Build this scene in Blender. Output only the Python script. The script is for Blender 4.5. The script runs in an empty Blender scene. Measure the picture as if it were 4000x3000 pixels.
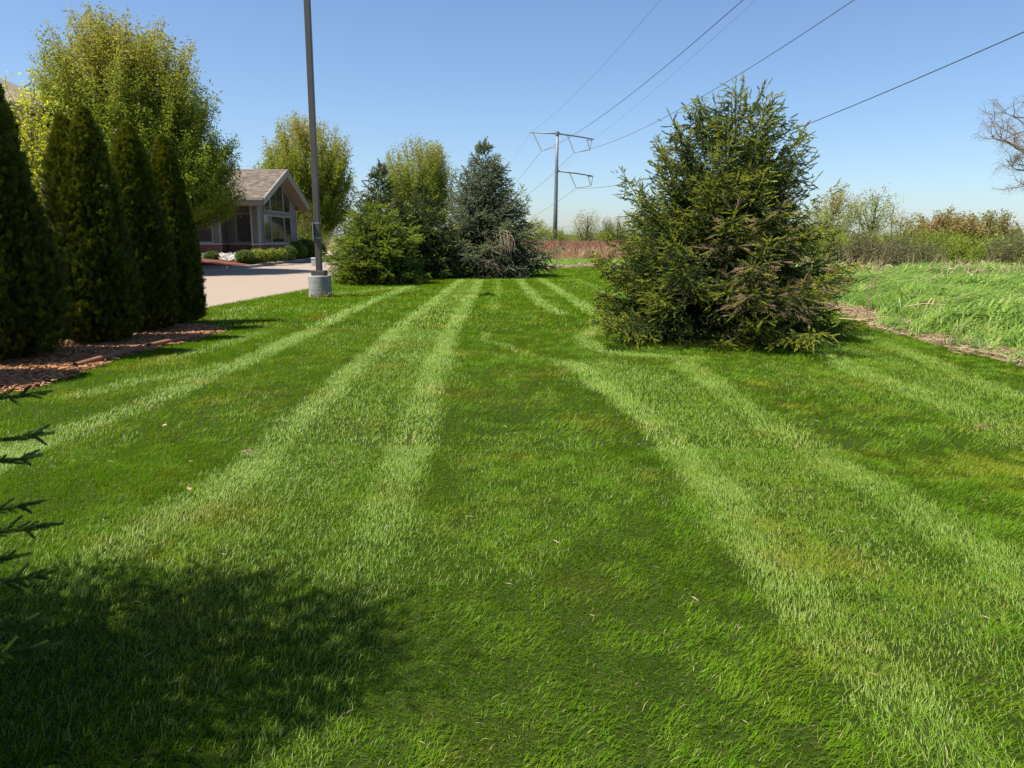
import bpy, math, random
import numpy as np
from mathutils import Vector, Matrix

R = math.radians
SC = bpy.context.scene
COL = SC.collection
rng = np.random.default_rng(11)
random.seed(11)

# ------------------------------------------------------------------ camera
CAM_H, PITCH, ROLL = 1.65, R(11.55), R(0.5)
cam = bpy.data.cameras.new('camera')
cam.sensor_width = 36.0
cam.lens = 24.96
cam.clip_start, cam.clip_end = 0.05, 6000
cam_o = bpy.data.objects.new('camera', cam)
COL.objects.link(cam_o)
_f = Vector((0, math.cos(PITCH), -math.sin(PITCH)))
_u = Vector((0, math.sin(PITCH), math.cos(PITCH)))
_r = Vector((1, 0, 0))
_r2 = _r * math.cos(ROLL) + _u * math.sin(ROLL)
_u2 = _u * math.cos(ROLL) - _r * math.sin(ROLL)
cam_o.matrix_world = Matrix(((_r2.x, _u2.x, -_f.x, 0), (_r2.y, _u2.y, -_f.y, 0), (_r2.z, _u2.z, -_f.z, CAM_H), (0, 0, 0, 1)))
SC.camera = cam_o

# ------------------------------------------------------------------ sky, sun, exposure
SUN_EL, SUN_AZ = R(61), R(246)          # azimuth clockwise from +Y
world = bpy.data.worlds.new('World')
SC.world = world
world.use_nodes = True
_n = world.node_tree.nodes
_sky = _n.new('ShaderNodeTexSky')
_sky.sky_type = 'NISHITA'
_sky.sun_disc = False
_sky.sun_elevation = SUN_EL
_sky.sun_rotation = SUN_AZ
_sky.altitude = 200
_sky.air_density = 1.0
_sky.dust_density = 0.9
_sky.ozone_density = 6.0
world.node_tree.links.new(_sky.outputs[0], _n['Background'].inputs[0])
_n['Background'].inputs[1].default_value = 0.083
sun = bpy.data.lights.new('sun', 'SUN')
sun.energy = 5.0
sun.angle = R(0.53)
sun.color = (1.0, 0.95, 0.86)
sun_o = bpy.data.objects.new('sun', sun)
COL.objects.link(sun_o)
_d = Vector((math.sin(SUN_AZ) * math.cos(SUN_EL), math.cos(SUN_AZ) * math.cos(SUN_EL), math.sin(SUN_EL)))
sun_o.rotation_euler = _d.to_track_quat('Z', 'Y').to_euler()
sun_o.location = (-20, -10, 40)
SC.view_settings.view_transform = 'Standard'
SC.view_settings.look = 'None'
SC.view_settings.exposure = 1.0
SC.view_settings.gamma = 1.0
SC.view_settings.use_curve_mapping = False
SC.render.engine = 'CYCLES'
cy = SC.cycles
cy.max_bounces = 5
cy.diffuse_bounces = 2
cy.glossy_bounces = 2
cy.transmission_bounces = 4
cy.transparent_max_bounces = 6
cy.use_denoising = True
cy.caustics_reflective = False
cy.caustics_refractive = False

# ------------------------------------------------------------------ object helpers
def tag(o, label=None, cat=None, group=None, kind=None):
    if label: o['label'] = label
    if cat: o['category'] = cat
    if group: o['group'] = group
    if kind: o['kind'] = kind
    return o

def thing(name, label, cat, loc=(0, 0, 0), group=None, rz=0.0):
    o = bpy.data.objects.new(name, None)
    o.empty_display_size = 0.2
    COL.objects.link(o)
    o.location = loc
    o.rotation_euler = (0, 0, rz)
    return tag(o, label, cat, group)

def link(name, me, parent=None, kind=None):
    o = bpy.data.objects.new(name, me)
    COL.objects.link(o)
    if parent is not None:
        o.parent = parent
    if kind: o['kind'] = kind
    return o

class MB:
    """collects shapes into ONE mesh"""
    def __init__(s):
        s.v, s.f, s.n = [], [], 0
    def add(s, v, f):
        v = np.asarray(v, float).reshape(-1, 3)
        s.v.append(v)
        s.f.extend([tuple(int(i) + s.n for i in q) for q in f])
        s.n += len(v)
        return s
    def box(s, lo, hi):
        (a, b, c), (d, e, f) = lo, hi
        return s.add([(a, b, c), (d, b, c), (d, e, c), (a, e, c), (a, b, f), (d, b, f), (d, e, f), (a, e, f)],
                     [(0, 3, 2, 1), (4, 5, 6, 7), (0, 1, 5, 4), (1, 2, 6, 5), (2, 3, 7, 6), (3, 0, 4, 7)])
    def prism(s, pts, vec):
        """planar polygon pts extruded along vec"""
        p = np.asarray(pts, float)
        q = p + np.asarray(vec, float)
        n = len(p)
        fs = [tuple(range(n))[::-1], tuple(range(n, 2 * n))]
        fs += [(i, (i + 1) % n, n + (i + 1) % n, n + i) for i in range(n)]
        return s.add(np.vstack([p, q]), fs)
    def tube(s, pts, rad, sides=6, cap=True):
        v, f = tube(pts, rad, sides, cap)
        return s.add(v, f)
    def lathe(s, prof, sides=24, center=(0, 0, 0)):
        vs, fs = [], []
        for r, z in prof:
            for k in range(sides):
                a = 2 * math.pi * k / sides
                vs.append((center[0] + r * math.cos(a), center[1] + r * math.sin(a), center[2] + z))
        m = len(prof)
        for i in range(m - 1):
            for k in range(sides):
                k2 = (k + 1) % sides
                fs.append((i * sides + k, i * sides + k2, (i + 1) * sides + k2, (i + 1) * sides + k))
        fs.append(tuple(range(sides))[::-1])
        fs.append(tuple(range((m - 1) * sides, m * sides)))
        return s.add(vs, fs)
    def mesh(s, name, mat=None, smooth=False):
        me = bpy.data.meshes.new(name)
        me.from_pydata(np.vstack(s.v).tolist() if s.v else [], [], s.f)
        me.update()
        if mat:
            for m in (mat if isinstance(mat, (list, tuple)) else [mat]):
                me.materials.append(m)
        if smooth:
            me.polygons.foreach_set('use_smooth', [True] * len(me.polygons))
        return me
    def build(s, name, mat=None, parent=None, smooth=False, kind=None, bevel=0):
        o = link(name, s.mesh(name, mat, smooth), parent, kind)
        if bevel:
            b = o.modifiers.new('bevel', 'BEVEL')
            b.width = bevel
            b.segments = 2
            b.limit_method = 'ANGLE'
        return o

def tube(pts, rad, sides=6, cap=True):
    p = np.asarray(pts, float)
    n = len(p)
    rad = np.broadcast_to(np.asarray(rad, float), (n,))
    t = np.gradient(p, axis=0)
    t /= np.linalg.norm(t, axis=1)[:, None] + 1e-9
    ref = np.array([0, 0, 1.0]) if abs(t[0][2]) < 0.9 else np.array([1.0, 0, 0])
    a = np.cross(t, ref)
    a /= np.linalg.norm(a, axis=1)[:, None] + 1e-9
    b = np.cross(t, a)
    ang = np.arange(sides) * 2 * math.pi / sides
    v = p[:, None, :] + rad[:, None, None] * (np.cos(ang)[None, :, None] * a[:, None, :] + np.sin(ang)[None, :, None] * b[:, None, :])
    f = []
    for i in range(n - 1):
        for k in range(sides):
            k2 = (k + 1) % sides
            f.append((i * sides + k, (i + 1) * sides + k, (i + 1) * sides + k2, i * sides + k2))
    if cap:
        f.append(tuple(range(sides)))
        f.append(tuple(range((n - 1) * sides, n * sides))[::-1])
    return v.reshape(-1, 3), f

def bez(a, b, c, n):
    t = np.linspace(0, 1, n)[:, None]
    a, b, c = (np.asarray(q, float) for q in (a, b, c))
    return (1 - t) ** 2 * a + 2 * t * (1 - t) * b + t * t * c

def unit(v):
    v = np.asarray(v, float)
    return v / (np.linalg.norm(v, axis=-1, keepdims=True) + 1e-9)

def eul_from_dir(d, up=(0, 0, 1.0), roll=None):
    """XYZ eulers of frames whose local Z is d and whose local Y leans to up"""
    d = unit(d)
    up = np.broadcast_to(np.asarray(up, float), d.shape)
    x = np.cross(up, d)
    bad = np.linalg.norm(x, axis=1) < 1e-3
    x[bad] = (1, 0, 0)
    x = unit(x)
    y = np.cross(d, x)
    if roll is not None:
        c, s = np.cos(roll)[:, None], np.sin(roll)[:, None]
        x, y = c * x + s * y, -s * x + c * y
    ey = np.arcsin(np.clip(-x[:, 2], -1, 1))
    ex = np.arctan2(y[:, 2], d[:, 2])
    ez = np.arctan2(x[:, 1], x[:, 0])
    return np.stack([ex, ey, ez], 1)

def inpoly(x, y, poly):
    x, y = np.asarray(x), np.asarray(y)
    r = np.zeros(x.shape, bool)
    n = len(poly)
    for i in range(n):
        x1, y1 = poly[i]
        x2, y2 = poly[(i + 1) % n]
        c = ((y1 > y) != (y2 > y)) & (x < (x2 - x1) * (y - y1) / ((y2 - y1) + 1e-12) + x1)
        r ^= c
    return r

def noise2(x, y, seed=0, scale=1.0):
    """cheap smooth value noise"""
    x, y = np.asarray(x) / scale, np.asarray(y) / scale
    xi, yi = np.floor(x).astype(int), np.floor(y).astype(int)
    fx, fy = x - xi, y - yi
    fx, fy = fx * fx * (3 - 2 * fx), fy * fy * (3 - 2 * fy)
    def h(a, b):
        n = (a * 374761393 + b * 668265263 + seed * 974634777) & 0x7fffffff
        n = ((n ^ (n >> 13)) * 1274126177) & 0x7fffffff
        return ((n ^ (n >> 16)) & 0xffff) / 65535.0
    return (h(xi, yi) * (1 - fx) + h(xi + 1, yi) * fx) * (1 - fy) + (h(xi, yi + 1) * (1 - fx) + h(xi + 1, yi + 1) * fx) * fy

def noise3(p, seed, scale):
    """smooth value noise in space"""
    q = np.asarray(p) / scale
    i = np.floor(q).astype(int)
    f = q - i
    f = f * f * (3 - 2 * f)
    def h(a, b, c):
        n = (a * 374761393 + b * 668265263 + c * 1440662683 + seed * 974634777) & 0x7fffffff
        n = ((n ^ (n >> 13)) * 1274126177) & 0x7fffffff
        return ((n ^ (n >> 16)) & 0xffff) / 65535.0
    out = 0
    for dx in (0, 1):
        for dy in (0, 1):
            for dz in (0, 1):
                w = (f[:, 0] if dx else 1 - f[:, 0]) * (f[:, 1] if dy else 1 - f[:, 1]) * (f[:, 2] if dz else 1 - f[:, 2])
                out = out + w * h(i[:, 0] + dx, i[:, 1] + dy, i[:, 2] + dz)
    return out

_groups = {}
def scatter_group(sources):
    key = tuple(s.name for s in sources)
    if key in _groups:
        return _groups[key]
    g = bpy.data.node_groups.new('scatter', 'GeometryNodeTree')
    g.interface.new_socket('Geometry', in_out='INPUT', socket_type='NodeSocketGeometry')
    g.interface.new_socket('Geometry', in_out='OUTPUT', socket_type='NodeSocketGeometry')
    N, L = g.nodes, g.links
    gi, go = N.new('NodeGroupInput'), N.new('NodeGroupOutput')
    def attr(name, t):
        a = N.new('GeometryNodeInputNamedAttribute')
        a.data_type = t
        a.inputs['Name'].default_value = name
        return a.outputs['Attribute']
    var, rot, scl = attr('var', 'INT'), attr('rot', 'FLOAT_VECTOR'), attr('scl', 'FLOAT_VECTOR')
    join = N.new('GeometryNodeJoinGeometry')
    for i, s in enumerate(sources):
        c = N.new('FunctionNodeCompare')
        c.data_type = 'INT'
        c.operation = 'EQUAL'
        ins = [q for q in c.inputs if q.enabled]
        L.new(var, ins[0])
        ins[1].default_value = i
        oi = N.new('GeometryNodeObjectInfo')
        oi.inputs['Object'].default_value = s
        oi.inputs['As Instance'].default_value = True
        ip = N.new('GeometryNodeInstanceOnPoints')
        L.new(gi.outputs[0], ip.inputs['Points'])
        L.new(c.outputs[0], ip.inputs['Selection'])
        L.new(oi.outputs['Geometry'], ip.inputs['Instance'])
        L.new(rot, ip.inputs['Rotation'])
        L.new(scl, ip.inputs['Scale'])
        L.new(ip.outputs[0], join.inputs[0])
    L.new(join.outputs[0], go.inputs[0])
    _groups[key] = g
    return g

def scatter(name, pts, eul, scl, var, sources, parent=None, tint=None, kind='stuff'):
    pts = np.asarray(pts, float)
    n = len(pts)
    me = bpy.data.meshes.new(name)
    me.vertices.add(n)
    me.vertices.foreach_set('co', pts.astype(np.float32).ravel())
    a = me.attributes.new('rot', 'FLOAT_VECTOR', 'POINT')
    a.data.foreach_set('vector', np.asarray(eul, np.float32).ravel())
    scl = np.asarray(scl, np.float32)
    if scl.ndim == 1:
        scl = np.repeat(scl[:, None], 3, 1)
    a = me.attributes.new('scl', 'FLOAT_VECTOR', 'POINT')
    a.data.foreach_set('vector', scl.ravel())
    a = me.attributes.new('var', 'INT', 'POINT')
    a.data.foreach_set('value', np.asarray(var, np.int32).ravel())
    a = me.attributes.new('tint', 'FLOAT', 'POINT')
    a.data.foreach_set('value', (np.zeros(n) if tint is None else np.asarray(tint)).astype(np.float32).ravel())
    for m in sources[0].data.materials:
        me.materials.append(m)
    o = link(name, me, parent, kind)
    md = o.modifiers.new('scatter', 'NODES')
    md.node_group = scatter_group(sources)
    return o

def source(name, mb, mats, matidx=None, smooth=False):
    """a leaf-sized piece that scatter() repeats; not linked to the scene itself"""
    me = mb.mesh(name, mats, smooth)
    if matidx is not None:
        me.polygons.foreach_set('material_index', np.asarray(matidx, np.int32))
    return bpy.data.objects.new(name, me)

# ------------------------------------------------------------------ materials
class NT:
    def __init__(s, name):
        s.m = bpy.data.materials.new(name)
        s.m.use_nodes = True
        s.t = s.m.node_tree
        s.t.nodes.clear()
        s.out = s.n('ShaderNodeOutputMaterial')
    def n(s, t, **kw):
        x = s.t.nodes.new(t)
        for k, v in kw.items():
            setattr(x, k, v)
        return x
    def l(s, a, b):
        s.t.links.new(a, b)
    def coords(s, world=True):
        if world:
            return s.n('ShaderNodeNewGeometry').outputs['Position']
        return s.n('ShaderNodeTexCoord').outputs['Object']
    def noise(s, scale, detail=4, rough=0.55, world=True, vec=None):
        x = s.n('ShaderNodeTexNoise')
        x.inputs['Scale'].default_value = scale
        x.inputs['Detail'].default_value = detail
        x.inputs['Roughness'].default_value = rough
        s.l(vec if vec is not None else s.coords(world), x.inputs['Vector'])
        return x.outputs['Fac']
    def ramp(s, fac, stops):
        x = s.n('ShaderNodeValToRGB')
        e = x.color_ramp.elements
        while len(e) < len(stops):
            e.new(0.5)
        for q, (p, c) in zip(e, stops):
            q.position = p
            q.color = (*c, 1) if len(c) == 3 else c
        s.l(fac, x.inputs[0])
        return x.outputs[0]
    def mix(s, fac, a, b, mode='MIX'):
        x = s.n('ShaderNodeMix', data_type='RGBA', blend_type=mode)
        for sock, val in ((x.inputs[0], fac), (x.inputs[6], a), (x.inputs[7], b)):
            if isinstance(val, (int, float)):
                sock.default_value = val
            elif isinstance(val, tuple):
                sock.default_value = (*val, 1)
            else:
                s.l(val, sock)
        return x.outputs[2]
    def math(s, op, a, b=0.0):
        x = s.n('ShaderNodeMath', operation=op)
        for sock, val in ((x.inputs[0], a), (x.inputs[1], b)):
            if isinstance(val, (int, float)):
                sock.default_value = val
            else:
                s.l(val, sock)
        return x.outputs[0]
    def bsdf(s, col, rough=0.6, spec=0.4, metal=0.0, bump=None, bump_d=0.01, bump_s=0.5):
        b = s.n('ShaderNodeBsdfPrincipled')
        if isinstance(col, tuple):
            b.inputs['Base Color'].default_value = (*col, 1)
        else:
            s.l(col, b.inputs['Base Color'])
        if isinstance(rough, (int, float)):
            b.inputs['Roughness'].default_value = rough
        else:
            s.l(rough, b.inputs['Roughness'])
        b.inputs['Specular IOR Level'].default_value = spec
        b.inputs['Metallic'].default_value = metal
        if bump is not None:
            x = s.n('ShaderNodeBump')
            x.inputs['Distance'].default_value = bump_d
            x.inputs['Strength'].default_value = bump_s
            s.l(bump, x.inputs['Height'])
            s.l(x.outputs[0], b.inputs['Normal'])
        return b.outputs[0]
    def done(s, shader):
        s.l(shader, s.out.inputs['Surface'])
        return s.m

def leafmat(name, lo, hi, tintcol=None, transl=0.35, rough=0.5, spec=0.3, wscale=0.6, tboost=1.6, rand=0.5):
    """two-sided leaf: random per piece, slow drift over the plant, light passing through"""
    t = NT(name)
    oi = t.n('ShaderNodeObjectInfo').outputs['Random']
    nz = t.noise(wscale, 3)
    f = t.math('ADD', t.math('MULTIPLY', oi, rand), t.math('MULTIPLY', nz, 1.0 - rand))
    f = t.math('MULTIPLY_ADD', t.math('SUBTRACT', f, 0.5), 1.5)
    t.t.nodes[-1].inputs[2].default_value = 0.5
    col = t.mix(f, lo, hi)
    # 'MULTIPLY_ADD' keeps the spread wide
    if tintcol is not None:
        a = t.n('ShaderNodeAttribute', attribute_type='INSTANCER', attribute_name='tint')
        col = t.mix(a.outputs['Fac'], col, tintcol)
    b = t.bsdf(col, rough, spec)
    tr = t.n('ShaderNodeBsdfTranslucent')
    tc = t.mix(1.0, col, (tboost, tboost * 0.97, tboost * 0.55), 'MULTIPLY')
    t.l(tc, tr.inputs['Color'])
    mx = t.n('ShaderNodeMixShader')
    mx.inputs[0].default_value = transl
    t.l(b, mx.inputs[1])
    t.l(tr.outputs[0], mx.inputs[2])
    return t.done(mx.outputs[0])

def plainmat(name, c1, c2=None, scale=8.0, rough=0.7, spec=0.3, metal=0.0, bump=0.0, bscale=60.0, world=True, island=0.0):
    t = NT(name)
    c2 = c2 or tuple(min(1, q * 1.15) for q in c1)
    f = t.noise(scale, 5, 0.6, world)
    if island:
        g = t.n('ShaderNodeNewGeometry')
        o = t.n('ShaderNodeObjectInfo')
        f = t.math('ADD', t.math('MULTIPLY', f, 1 - island),
                   t.math('MULTIPLY', t.math('FRACT', t.math('ADD', g.outputs['Random Per Island'], o.outputs['Random'])), island))
    f2 = t.math('MULTIPLY_ADD', t.math('SUBTRACT', f, 0.5), 1.8)
    t.t.nodes[-1].inputs[2].default_value = 0.5
    col = t.mix(f2, c1, c2)
    bp = t.noise(bscale, 4, 0.6, world) if bump else None
    return t.done(t.bsdf(col, rough, spec, metal, bp, 0.01, bump))

def grassmat(name, lo, hi, dry, rough=0.42, spec=0.45, transl=0.32):
    """lawn blade: green drift, yellow and brown dry patches by place, a few straw blades"""
    t = NT(name)
    isl = t.n('ShaderNodeNewGeometry').outputs['Random Per Island']
    n1 = t.noise(1.3, 3)
    n2 = t.noise(6.0, 4, 0.65)
    f = t.math('ADD', t.math('MULTIPLY', n2, 0.55), t.math('ADD', t.math('MULTIPLY', isl, 0.45), t.math('MULTIPLY', n1, 0.55)))
    f = t.math('SUBTRACT', t.math('MULTIPLY', f, 1.25), 0.45)
    col = t.mix(f, lo, hi)
    pn = t.noise(0.9, 5, 0.62)
    pf = t.ramp(pn, [(0.50, (0, 0, 0)), (0.72, (1, 1, 1))])
    pf = t.math('MULTIPLY', pf, t.math('ADD', t.math('MULTIPLY', isl, 0.75), 0.2))
    col = t.mix(pf, col, dry)
    st = t.math('GREATER_THAN', isl, 0.965)
    col = t.mix(t.math('MULTIPLY', st, 0.75), col, (0.42, 0.36, 0.16))
    b = t.bsdf(col, rough, spec)
    tr = t.n('ShaderNodeBsdfTranslucent')
    t.l(t.mix(1.0, col, (1.5, 1.5, 0.8), 'MULTIPLY'), tr.inputs['Color'])
    mx = t.n('ShaderNodeMixShader')
    mx.inputs[0].default_value = transl
    t.l(b, mx.inputs[1])
    t.l(tr.outputs[0], mx.inputs[2])
    return t.done(mx.outputs[0])

M = {}
M['soil'] = plainmat('soil', (0.016, 0.028, 0.003), (0.034, 0.044, 0.007), 6, 0.95, 0.1, bump=0.6)
M['field'] = plainmat('field', (0.10, 0.10, 0.035), (0.17, 0.14, 0.06), 0.4, 0.95, 0.1, bump=0.4, bscale=6)
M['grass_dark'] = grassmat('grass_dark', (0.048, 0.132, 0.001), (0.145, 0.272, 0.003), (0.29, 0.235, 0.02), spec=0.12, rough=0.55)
M['grass_pale_sheen'] = grassmat('grass_pale_sheen', (0.120, 0.225, 0.012), (0.225, 0.340, 0.045), (0.30, 0.265, 0.05), rough=0.45, spec=0.28)  # stripe sheen put into the colour of blades combed away
M['tall_grass'] = leafmat('tall_grass', (0.050, 0.115, 0.005), (0.215, 0.330, 0.045), (0.46, 0.38, 0.19), transl=0.35, rough=0.45, spec=0.35, wscale=1.6, rand=.7)
M['straw'] = plainmat('straw', (0.19, 0.135, 0.075), (0.47, 0.36, 0.215), 9, 0.8, 0.2, island=0.7)
M['straw_bed'] = plainmat('straw_bed', (0.17, 0.115, 0.06), (0.30, 0.22, 0.13), 14, 0.95, 0.1, bump=1.0, bscale=40)
M['mulch'] = plainmat('mulch', (0.20, 0.085, 0.038), (0.44, 0.24, 0.12), 11, 0.9, 0.15, island=0.75)
M['mulch_bed'] = plainmat('mulch_bed', (0.12, 0.06, 0.035), (0.26, 0.14, 0.08), 16, 0.95, 0.1, bump=1.0, bscale=35)
M['red_mulch'] = plainmat('red_mulch', (0.085, 0.034, 0.022), (0.14, 0.055, 0.037), 12, 0.95, 0.1, bump=1.0, bscale=25, island=0.5)
M['rock'] = plainmat('rock', (0.30, 0.28, 0.25), (0.52, 0.49, 0.44), 5, 0.85, 0.2, island=0.8)
M['red_stalk'] = leafmat('red_stalk', (0.20, 0.088, 0.062), (0.34, 0.17, 0.12), (0.46, 0.34, 0.19), transl=0.2, rough=0.8, spec=0.1, wscale=0.12)
M['needle_old_shade'] = leafmat('needle_old_shade', (0.024, 0.050, 0.008), (0.070, 0.108, 0.018), (0.17, 0.20, 0.03), transl=0.14, rough=0.5, spec=0.35)  # old needles, darkened further for the shade inside the boughs
M['needle_new_lit'] = leafmat('needle_new_lit', (0.185, 0.225, 0.018), (0.350, 0.365, 0.040), (0.42, 0.41, 0.06), transl=0.3, rough=0.5, spec=0.35)  # new growth, with sun on the bough tips put into the colour
M['needle_lime'] = leafmat('needle_lime', (0.135, 0.200, 0.010), (0.270, 0.330, 0.020), (0.34, 0.36, 0.03), transl=0.25)
M['needle_mid'] = leafmat('needle_mid', (0.030, 0.060, 0.014), (0.065, 0.105, 0.022), (0.16, 0.10, 0.05), transl=0.14)
M['needle_blue'] = leafmat('needle_blue', (0.150, 0.185, 0.095), (0.300, 0.325, 0.180), (0.32, 0.34, 0.16), transl=0.12, rough=0.6)
M['needle_bluedark'] = leafmat('needle_bluedark', (0.070, 0.095, 0.050), (0.130, 0.160, 0.082), (0.15, 0.14, 0.07), transl=0.1, rough=0.6)
M['needle_near'] = leafmat('needle_near', (0.085, 0.130, 0.020), (0.140, 0.195, 0.030), (0.14, 0.20, 0.05), transl=0.15, rough=0.4, spec=0.4)
M['needle_neartip'] = leafmat('needle_neartip', (0.260, 0.360, 0.040), (0.380, 0.470, 0.060), (0.2, 0.24, 0.06), transl=0.22, rough=0.4, spec=0.4)
M['dead_twig'] = plainmat('dead_twig', (0.15, 0.100, 0.055), (0.27, 0.19, 0.11), 7, 0.9, 0.15, island=0.5)
M['vine'] = plainmat('vine', (0.20, 0.145, 0.085), (0.34, 0.26, 0.17), 5, 0.85, 0.2, island=0.6)
M['bark'] = plainmat('bark', (0.060, 0.045, 0.034), (0.125, 0.098, 0.075), 9, 0.9, 0.2, bump=0.8, bscale=30)
M['bark_grey'] = plainmat('bark_grey', (0.12, 0.095, 0.075), (0.22, 0.18, 0.145), 5, 0.9, 0.2, bump=0.6, bscale=18)
M['maple'] = leafmat('maple', (0.085, 0.150, 0.006), (0.235, 0.285, 0.018), (0.30, 0.245, 0.055), transl=0.42, rough=0.5, spec=0.3, wscale=0.35, tboost=1.7)
M['yellow_leaf'] = leafmat('yellow_leaf', (0.26, 0.31, 0.012), (0.46, 0.47, 0.03), (0.30, 0.24, 0.06), transl=0.5, wscale=0.6, tboost=1.6)
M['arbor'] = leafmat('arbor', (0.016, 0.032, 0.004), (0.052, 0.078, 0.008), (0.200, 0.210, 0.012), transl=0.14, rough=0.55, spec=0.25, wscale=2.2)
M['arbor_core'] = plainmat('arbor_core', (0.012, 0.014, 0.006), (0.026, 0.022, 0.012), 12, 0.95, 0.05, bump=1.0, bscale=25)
M['box_leaf'] = leafmat('box_leaf', (0.040, 0.085, 0.012), (0.085, 0.135, 0.020), (0.23, 0.27, 0.02), transl=0.2, wscale=1.0)
M['bush_leaf'] = leafmat('bush_leaf', (0.105, 0.160, 0.007), (0.220, 0.270, 0.020), (0.16, 0.125, 0.045), transl=0.35, wscale=0.25)
M['bush_brown'] = leafmat('bush_brown', (0.105, 0.090, 0.042), (0.165, 0.145, 0.070), (0.15, 0.19, 0.045), transl=0.25, wscale=0.25)
M['rust_leaf'] = leafmat('rust_leaf', (0.22, 0.13, 0.055), (0.31, 0.21, 0.09), (0.22, 0.21, 0.07), transl=0.3, wscale=0.15)
M['pale_leaf'] = leafmat('pale_leaf', (0.19, 0.25, 0.05), (0.32, 0.36, 0.10), (0.30, 0.24, 0.11), transl=0.4, wscale=0.2)
M['bud'] = leafmat('bud', (0.23, 0.19, 0.12), (0.34, 0.29, 0.19), (0.26, 0.28, 0.1), transl=0.25, wscale=0.4)
M['concrete'] = plainmat('concrete', (0.20, 0.195, 0.172), (0.32, 0.31, 0.28), 7, 0.9, 0.2, bump=0.5, bscale=45)
M['kerb'] = plainmat('kerb', (0.24, 0.22, 0.19), (0.33, 0.305, 0.265), 3, 0.9, 0.2, bump=0.4, bscale=30)
M['bronze'] = plainmat('bronze', (0.062, 0.052, 0.044), (0.088, 0.074, 0.062), 3, 0.45, 0.5, 0.2)
M['steel'] = plainmat('steel', (0.32, 0.34, 0.35), (0.42, 0.44, 0.45), 1.5, 0.55, 0.5, 0.3)
M['galv'] = plainmat('galv', (0.13, 0.145, 0.15), (0.19, 0.205, 0.21), 0.6, 0.55, 0.5, 0.3)
M['wire'] = plainmat('wire', (0.05, 0.05, 0.055), (0.09, 0.09, 0.095), 2, 0.5, 0.4, 0.4)
M['insul'] = plainmat('insul', (0.22, 0.23, 0.24), (0.30, 0.31, 0.32), 2, 0.4, 0.5)
M['rusty'] = plainmat('rusty', (0.15, 0.062, 0.032), (0.27, 0.125, 0.068), 9, 0.8, 0.3, bump=0.5)
M['white'] = plainmat('white', (0.72, 0.72, 0.71), (0.80, 0.80, 0.79), 2, 0.5, 0.4)
M['siding'] = plainmat('siding', (0.135, 0.132, 0.122), (0.17, 0.167, 0.155), 2, 0.65, 0.3, island=0.3)
M['siding_tan'] = plainmat('siding_tan', (0.34, 0.27, 0.215), (0.40, 0.325, 0.26), 1.5, 0.75, 0.3, island=0.3)
M['trim'] = plainmat('trim', (0.235, 0.22, 0.195), (0.28, 0.262, 0.235), 1.5, 0.6, 0.3)
M['soffit'] = plainmat('soffit', (0.28, 0.215, 0.17), (0.34, 0.265, 0.21), 3, 0.7, 0.3)
M['shingle'] = plainmat('shingle', (0.112, 0.090, 0.070), (0.195, 0.160, 0.128), 3.0, 0.9, 0.15, island=0.75, bump=0.4, bscale=70)
M['brick'] = plainmat('brick', (0.13, 0.055, 0.042), (0.26, 0.115, 0.085), 6, 0.85, 0.2, island=0.7, bump=0.3)
M['mortar'] = plainmat('mortar', (0.26, 0.235, 0.21), (0.34, 0.31, 0.28), 6, 0.95, 0.1)
M['stone_cap'] = plainmat('stone_cap', (0.36, 0.33, 0.30), (0.46, 0.43, 0.39), 4, 0.85, 0.2)
M['rubber'] = plainmat('rubber', (0.02, 0.02, 0.02), (0.035, 0.035, 0.035), 5, 0.8, 0.3)
M['dark'] = plainmat('dark', (0.02, 0.02, 0.022), (0.04, 0.04, 0.045), 2, 0.6, 0.3)
M['far_wall'] = plainmat('far_wall', (0.45, 0.46, 0.48), (0.55, 0.56, 0.58), 0.2, 0.8, 0.2)

def glass_mat():
    t = NT('window_glass')
    nz = t.noise(0.8, 2)
    col = t.mix(nz, (0.012, 0.014, 0.014), (0.045, 0.042, 0.036))
    b = t.n('ShaderNodeBsdfPrincipled')
    t.l(col, b.inputs['Base Color'])
    b.inputs['Roughness'].default_value = 0.04
    b.inputs['Specular IOR Level'].default_value = 0.75
    bp = t.n('ShaderNodeBump')
    bp.inputs['Distance'].default_value = 0.02
    bp.inputs['Strength'].default_value = 0.12
    t.l(t.noise(1.6, 2), bp.inputs['Height'])
    t.l(bp.outputs[0], b.inputs['Normal'])
    return t.done(b.outputs[0])
M['glass'] = glass_mat()

def drive_mat():
    t = NT('driveway')
    a = t.mix(t.noise(0.35, 4), (0.235, 0.178, 0.135), (0.28, 0.218, 0.168))
    a = t.mix(t.ramp(t.noise(2.2, 5, 0.7), [(0.35, (0, 0, 0)), (0.75, (0.5, 0.5, 0.5))]), a, (0.25, 0.195, 0.15))
    f = t.noise(120, 3, 0.7)
    a = t.mix(t.ramp(f, [(0.4, (0, 0, 0)), (0.65, (0.35, 0.35, 0.35))]), a, (0.37, 0.30, 0.24))
    # faint tyre arcs
    mp = t.n('ShaderNodeMapping')
    mp.inputs['Scale'].default_value = (0.25, 1.0, 1)
    mp.inputs['Rotation'].default_value = (0, 0, 0.35)
    t.l(t.coords(), mp.inputs['Vector'])
    s = t.ramp(t.noise(3.0, 3, 0.5, vec=mp.outputs[0]), [(0.60, (0, 0, 0)), (0.70, (0.28, 0.28, 0.28))])
    a = t.mix(s, a, (0.17, 0.135, 0.11))
    return t.done(t.bsdf(a, 0.92, 0.2, bump=f, bump_d=0.006, bump_s=0.5))
M['drive'] = drive_mat()

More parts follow.
